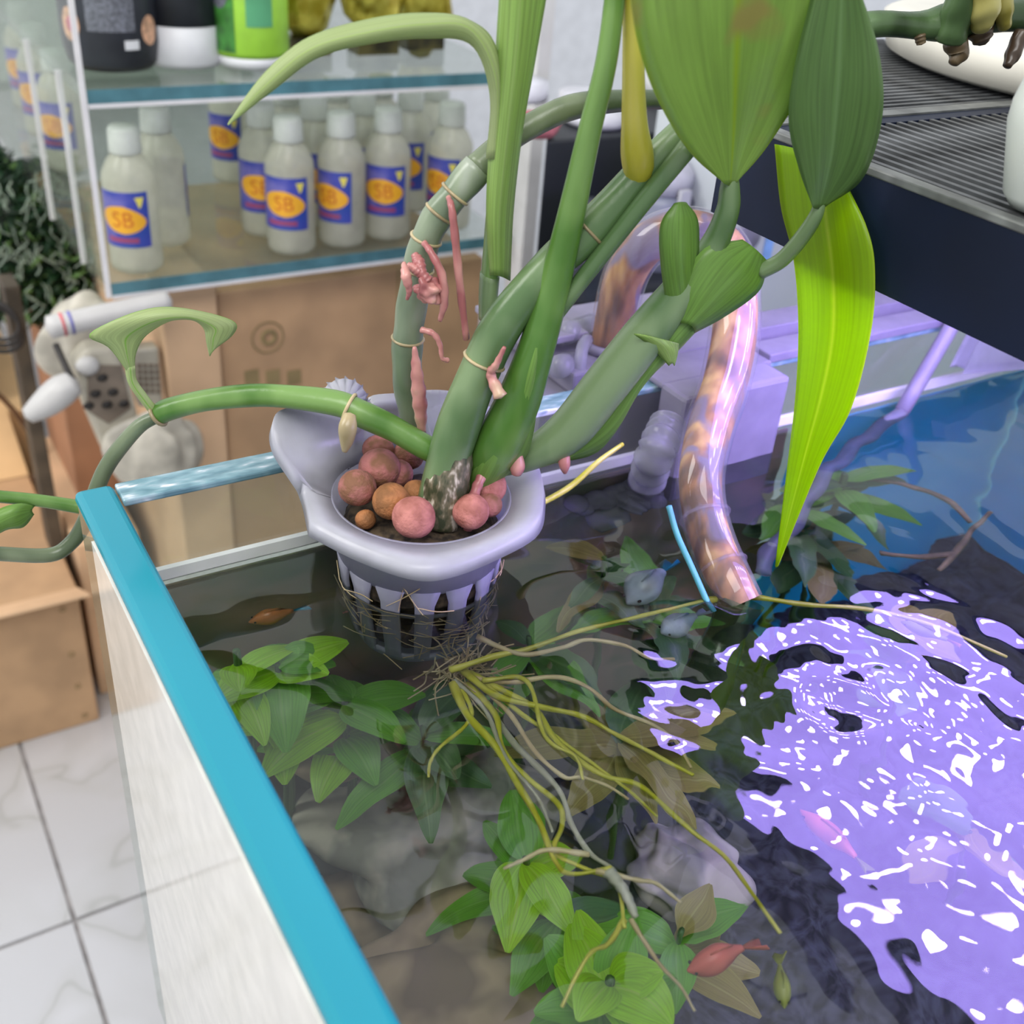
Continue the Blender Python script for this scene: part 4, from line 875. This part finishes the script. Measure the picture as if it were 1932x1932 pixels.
# ================================================================== CARTONS AND CLUTTER
mat('card', (188, 152, 116), .8, .06, 12, bump=.15, bscale=120); mat('card_light', (214, 178, 142), .8, .05, 10); mat('card_tan', (224, 186, 138), .8, .05, 10); mat('card_red', (176, 130, 100), .8, .06, 10); mat('card_print', (150, 130, 90), .8, .06); mat('tape', (186, 152, 116), .35, .05)
def carton(name, x0, x1, y0, y1, z0, z1, m, lab, tape=True):
    t = thing(name, ((x0 + x1) / 2, (y0 + y1) / 2, z0), lab, 'box', 'cardboard cartons in the shop')
    bevel(obj('body', boxm(x0, x1, y0, y1, z0, z1), MATS[m], t), .003)
    if tape: obj('tape', boxm((x0 + x1) / 2 - .02, (x0 + x1) / 2 + .02, y0 - .0006, y1, z1 - .05, z1 + .0006), MATS['tape'], t)
    return t
t = carton('cardboard_carton', .402, .80, 1.345, 1.8, ZF, -.262, 'card', 'large brown carton with round print under the glass shelf', False)
ca = W(505, 637, 1.344)
obj('print_ring', ringm(ca, (0, 1, 0), .022, .0012, 32), MATS['card_print'], t); obj('print_figure', ringm(ca + np.array([.002, 0, 0]), (0, 1, 0), .009, .003, 20), MATS['card_print'], t)
for k in range(3):
    q = W(475 + k * 40, 712, 1.344); obj('print_mark', boxm(q[0] - .010, q[0] + .010, q[1] - .0005, q[1] + .0005, q[2] - .011, q[2] + .011), MATS['card_print'], t)
obj('flap_seam', boxm(.66, .663, 1.3440, 1.3450, -.9, -.262), MATS['card_print'], t)
t = carton('cardboard_carton', .326, .3985, 1.33, 1.8, ZF, -.243, 'card_light', 'narrow pale carton standing upright left of the large carton', False)
t = carton('cardboard_carton', -.15, .190, 1.442, 1.80, ZF, -.735, 'card', 'front carton on the tiled floor at the left edge', False)
q = obj('flap', boxm(-.15, .198, 1.30, 1.44, -.006, 0), MATS['card_light'], t); q.matrix_parent_inverse = Matrix.Identity(4); q.location = (0, 0, 0)
COL.objects.unlink(q); bpy.data.objects.remove(q)
fv = [(-.15, 1.442, -.735), (.190, 1.442, -.735), (.200, 1.40, -.722), (-.15, 1.41, -.728)]
solid(obj('flap', mesh('flap', fv, [(0, 1, 2, 3)], smooth=False), MATS['card_light'], t), .004)
fv = [(-.15, 1.80, -.735), (.190, 1.80, -.735), (.18, 1.88, -.62), (-.15, 1.88, -.62)]
solid(obj('flap', mesh('flap', fv, [(0, 1, 2, 3)], smooth=False), MATS['card_tan'], t), .004)
for k in range(2): q = W(18 + k * 34, 1076, 1.47); obj('grip_hole', boxm(q[0] - .008, q[0] + .008, 1.84, 1.8405, -.70, -.69), MATS['card_print'], t)
for x, y in ((118, 1150), (135, 1235), (147, 1295), (160, 1350)):
    q = W(x, y, 1.4413); obj('stain', ringm(q, (0, 1, 0), .004, .0008, 12), MATS['card_print'], t)
t = carton('cardboard_carton', -.20, .235, 1.90, 2.30, ZF, -.66, 'card_tan', 'open tan carton behind the front left carton', True)
t = carton('cardboard_carton', .205, .30, 1.50, 1.86, ZF, -.70, 'card_light', 'slim carton squeezed between tank corner and shelf', False)
t = carton('cardboard_carton', -.10, .165, 1.93, 2.28, -.659, -.40, 'card_red', 'reddish brown carton on top of the open tan carton', True)
mat('cable_brown', (96, 70, 50), .5); mat('cable_dark', (40, 36, 34), .5)
tag(obj('cable', ptube([(-30, 720, 1.80, 5), (30, 780, 1.80, 5), (75, 860, 1.80, 5), (55, 915, 1.80, 5), (50, 925, 1.79, 8)], 30, 8), MATS['cable_brown']), 'thin brown cable hanging down the reddish carton', 'cable')
t = carton('cardboard_carton', .24, .32, 1.64, 1.86, -.70, -.46, 'card_red', 'small reddish carton behind the socket strip', False)
mat('board_dark', (78, 68, 56), .7, .2, 20)
tag(bevel(obj('plank', boxm(.176, .196, 1.55, 1.60, ZF, -.30), MATS['board_dark']), .002), 'dark upright board leaning behind the socket strip', 'board')
mat('bag_plastic', (206, 200, 186), .4, .10, 30, bump=.6, transl=.25)
# socket strip
ss = W(198, 720, 1.30)
mat('socket_body', (186, 180, 164), .4, .06, 20); mat('socket_dark', (34, 30, 28), .5); mat('socket_face', (120, 108, 96), .5, .1); mat('plug_white', (192, 190, 188), .4, .02)
t = thing('socket_strip', W(210, 860, 1.30), 'grey-white power socket strip with black holes hanging under the shelf', 'socket strip')
def plate(parent, name, pts, y0, y1, m, bw=.004):
    P = [W(x, y, y0) for x, y in pts]; n = len(P); V = P + [p + np.array([0, y1 - y0, 0]) for p in P]
    return bevel(obj(name, mesh(name, V, [tuple(range(n)), tuple(range(2 * n - 1, n - 1, -1))] + [(i, n + i, n + (i + 1) % n, (i + 1) % n) for i in range(n)], smooth=False), MATS[m], parent), bw)
plate(t, 'body', [(140, 690), (165, 660), (215, 655), (246, 720), (262, 790), (240, 860), (200, 862), (160, 770)], 1.30, 1.335, 'socket_body', .006)
plate(t, 'face', [(165, 690), (230, 690), (248, 770), (205, 800), (165, 775)], 1.297, 1.2995, 'socket_face', .001)
for x, y in ((193, 713), (180, 743), (213, 740), (167, 766), (202, 764), (234, 762)):
    q = W(x, y, 1.296); obj('socket_hole', blobm(q, .0062, 3, .05, 1, 2, (1.1, .5, .8)), MATS['socket_dark'], t)
obj('rocker', blobm(W(166, 690, 1.296), .014, 4, .08, 1.5, 3, (1, .6, .9)), MATS['plug_white'], t)
t = thing('white_plug', W(90, 770, 1.29), 'white plug sleeve sticking out left of the socket strip', 'plug')
obj('sleeve', tubem([W(52, 785, 1.285), W(85, 762, 1.285), W(115, 738, 1.285), W(140, 722, 1.285)], [.010, .017, .019, .015], 18, 18), MATS['plug_white'], t)
obj('cable', tubem([W(140, 720, 1.287), W(128, 700, 1.29), W(105, 650, 1.32)], .004, 12, 8), MATS['cable_dark'], t)
t = thing('white_roll', W(190, 600, 1.28), 'white rolled sheet with red and blue stripes below the shelf corner', 'roll')
r0, r1 = W(92, 618, 1.28), W(318, 568, 1.28); dr = r1 - r0
obj('sheet', tubem([r0, r0 + dr * .5, r1], [.0135, .0135, .013], 20, 20), MATS['plug_white'], t)
mat('stripe_red', (196, 90, 96), .5); mat('stripe_blue', (98, 96, 166), .5)
for k, m in ((.10, 'stripe_red'), (.165, 'stripe_blue')): obj('stripe', tubem([r0 + dr * k, r0 + dr * (k + .022)], [.0139, .0139], 4, 20), MATS[m], t)
tag(obj('plastic_bag', blobm(W(165, 645, 1.36), .058, 11, .35, 3.2, 4, (.9, .5, 1.0)), MATS['bag_plastic']), 'crumpled clear plastic bag behind the white roll', 'bag')
tag(obj('plastic_bag', blobm(W(300, 850, 1.27), .060, 17, .35, 3.2, 4, (.9, .35, .9)), MATS['bag_plastic']), 'crumpled whitish bag just above the back rim of the tank', 'bag')
t = thing('keypad_box', W(265, 720, 1.36), 'small grey box with a square button grid beside the pale carton', 'box')
plate(t, 'case', [(252, 660), (300, 655), (308, 765), (262, 770)], 1.335, 1.36, 'socket_body')
for i in range(4):
    for j in range(5): q = W(263 + i * 11 + j * .8, 690 + j * 12, 1.333); obj('button', boxm(q[0] - .0024, q[0] + .0024, q[1] - .001, q[1] + .002, q[2] - .0024, q[2] + .0024), MATS['socket_face'], t)
# green bundle
leafmat('fake_dark', (34, 66, 40), (60, 100, 60), .2, .3); leafmat('fake_light', (120, 160, 90), (150, 180, 120), .2, .3); mat('net_grey', (150, 166, 150), .5)
t = thing('plastic_plant_bundle', W(80, 590, 1.75), 'netted bundle of dark green plastic plants left below the shelf', 'plastic plants')
obj('core', blobm(W(70, 440, 1.80), .10, 31, .2, 2.5, 4, (.95, .6, 1.15)), mat('fake_core', (24, 40, 28), .8, .3, 40), t)
for nm, m, cnt in (('leaf_mass', 'fake_dark', 900), ('leaf_mass', 'fake_light', 170)):
    V, F, UV = [], [], []
    for k in range(cnt):
        px_ = rng.uniform(-40, 185); top = 255 + max(0, px_) * 1.36
        py_ = rng.uniform(top + 12, 610); p = W(px_, py_, rng.uniform(1.70, 1.80)); d = rng.normal(size=3); d /= np.linalg.norm(d); s_ = np.cross(d, rng.normal(size=3)); s_ /= np.linalg.norm(s_); L_ = rng.uniform(.010, .024); i0 = len(V)
        V += [p - d * L_, p + s_ * L_ * .3, p + d * L_, p - s_ * L_ * .3]; UV += [(.5, 0), (1, .5), (.5, 1), (0, .5)]; F.append((i0, i0 + 1, i0 + 2, i0 + 3))
    o = obj(nm, mesh(nm, V, F, uv=UV), MATS[m], t); o['kind'] = 'stuff'; solid(o, .0006)
V, F = [], []
for k in range(120):
    p = W(rng.uniform(-20, 180), rng.uniform(320, 590), 1.692)
    hair(p, p + np.array([rng.normal() * .006, 0, -.01]), p + np.array([rng.normal() * .01, 0, -rng.uniform(.012, .03)]), .0012)
o = obj('net', mesh('net', V, F), MATS['net_grey'], t); o['kind'] = 'stuff'
t = thing('wire_coil', W(5, 610, 1.5), 'dark coiled cable at the far left edge', 'cable')
for k in range(3): obj('loop', ringm(W(-8, 605 + k * 8, 1.5 + k * .012), (.6, 1, .2), .030 + .003 * k, .0035, 28), MATS['cable_dark'], t)

# ================================================================== RIGHT BACKGROUND
mat('cab_black', (26, 30, 36), .5, .1, 8); mat('canister', (96, 100, 112), .35, .25, 16); mat('canister_dark', (44, 48, 56), .4, .2, 16); mat('clear_top', (196, 196, 204), .3, .1, 20)
zt = float(W(1010, 268, .98)[2])
bc = thing('black_cabinet', (.85, 1.1, ZF), 'tall black cabinet behind the tank right of the white post', 'cabinet')
xb = float(W(1012, 480, .98)[0])
cv = [(xb, .98), (1.25, .98), (1.25, 1.14), (xb * 1.14 / .98 + .004, 1.14)]
bevel(obj('body', mesh('body', [(a, b, z) for z in (ZF, zt) for a, b in cv], [(3, 2, 1, 0), (4, 5, 6, 7)] + [(i, (i + 1) % 4, 4 + (i + 1) % 4, 4 + i) for i in range(4)], smooth=False), MATS['cab_black'], bc), .003)
obj('door_seam', boxm(xb + .16, xb + .163, .9792, .98, ZF + .1, zt - .01), MATS['canister_dark'], bc)
for k, (x, y, d, wd, hh, m, lab) in enumerate([(1105, 470, .90, .030, .10, 'canister_dark', 'dark canister in front of the black cabinet, left one'), (1240, 420, .90, .036, .14, 'canister', 'grey canister in front of the black cabinet behind the thin stalk'), (1320, 430, .91, .040, .15, 'canister', 'grey canister in front of the black cabinet near the pipe bend'), (1385, 400, .93, .030, .10, 'canister_dark', 'dark canister in front of the black cabinet, right one')]):
    p = W(x, y, d); t = thing('canister', (p[0], p[1], p[2] - hh / 2), lab, 'canister', 'filter canisters by the black cabinet')
    z0 = p[2] - hh / 2
    obj('body', lathem([(wd * .9, z0), (wd, z0 + .006), (wd, z0 + hh * .7), (wd * .8, z0 + hh * .76)], 28, cx=p[0], cy=p[1]), MATS[m], t)
    obj('lid', lathem([(wd * .86, z0 + hh * .76), (wd * .86, z0 + hh * .9), (wd * .5, z0 + hh)], 28, cx=p[0], cy=p[1]), MATS['clear_top'] if k % 2 else MATS[m], t)
    obj('clip', boxm(p[0] - .006, p[0] + .006, p[1] - wd - .004, p[1] - wd + .002, z0 + hh * .55, z0 + hh * .82), MATS['clear_top'], t)
pb = W(1240, 520, .90)
tag(bevel(obj('equipment_bench', boxm(xb + .03, .745, .84, .975, ZF, float(W(1240, 490, .90)[2])), MATS['cab_black']), .003), 'low black bench carrying grey canisters behind the filter', 'bench')
t = thing('white_tray', (.80, 1.05, zt), 'stack of pale round lids on top of the black cabinet', 'tray')
for k, (x, y, r) in enumerate([(1120, 250, .035), (1165, 240, .036), (1090, 232, .03)]):
    p = W(x, y + 10, 1.03); obj('lid', lathem([(r, zt + .001), (r * 1.05, zt + .006), (r, zt + .014 + k * .004), (r * .4, zt + .016 + k * .004)], 28, cx=p[0] , cy=1.03 + .06 * k), MATS['clear_top'], t)
mat('pink_cloth', (178, 104, 112), .8, .12, 60, bump=.5)
pk = W(1040, 258, .96); tag(obj('pink_pouch', blobm((pk[0], .995, zt + .012), .026, 5, .3, 2.5, 3, (1.2, .6, .55)), MATS['pink_cloth']), 'small pink pouch on the black cabinet edge', 'pouch')
cw = W(1232, 230, 1.1); t = thing('white_cup', (cw[0], 1.1, zt), 'white cup on the black cabinet behind the yellow stalk', 'cup')
obj('cup', lathem([(.014, zt), (.019, zt + .045), (.0175, zt + .045), (.013, zt + .004)], 28, cx=cw[0], cy=1.1), MATS['jar_white'], t)
mat('pale_panel', (190, 196, 200), .5, .04, 6); mat('sticker_blue', (120, 160, 214), .5); mat('knob_grey', (110, 108, 126), .4)
x0 = float(W(1392, 450, .80)[0]); t = thing('pale_cabinet', (1.2, 1.0, ZF), 'pale grey-white cabinet behind the tank under the lamp', 'cabinet')
bevel(obj('body', boxm(x0, 1.9, .80, .955, ZF, .06), MATS['pale_panel'], t), .003)
q = W(1402, 372, .7994); obj('sticker', boxm(q[0] - .008, q[0] + .02, .7990, .7998, q[2] - .01, q[2] + .02), MATS['sticker_blue'], t)
q = W(1410, 445, .797); obj('knob', blobm(q, .017, 2, .05, 1, 3, (1, .5, 1)), MATS['knob_grey'], t)
q = W(1455, 440, .7994); obj('sticker', boxm(q[0] - .006, q[0] + .006, .7990, .7998, q[2] - .03, q[2] + .02), MATS['sticker_blue'], t)
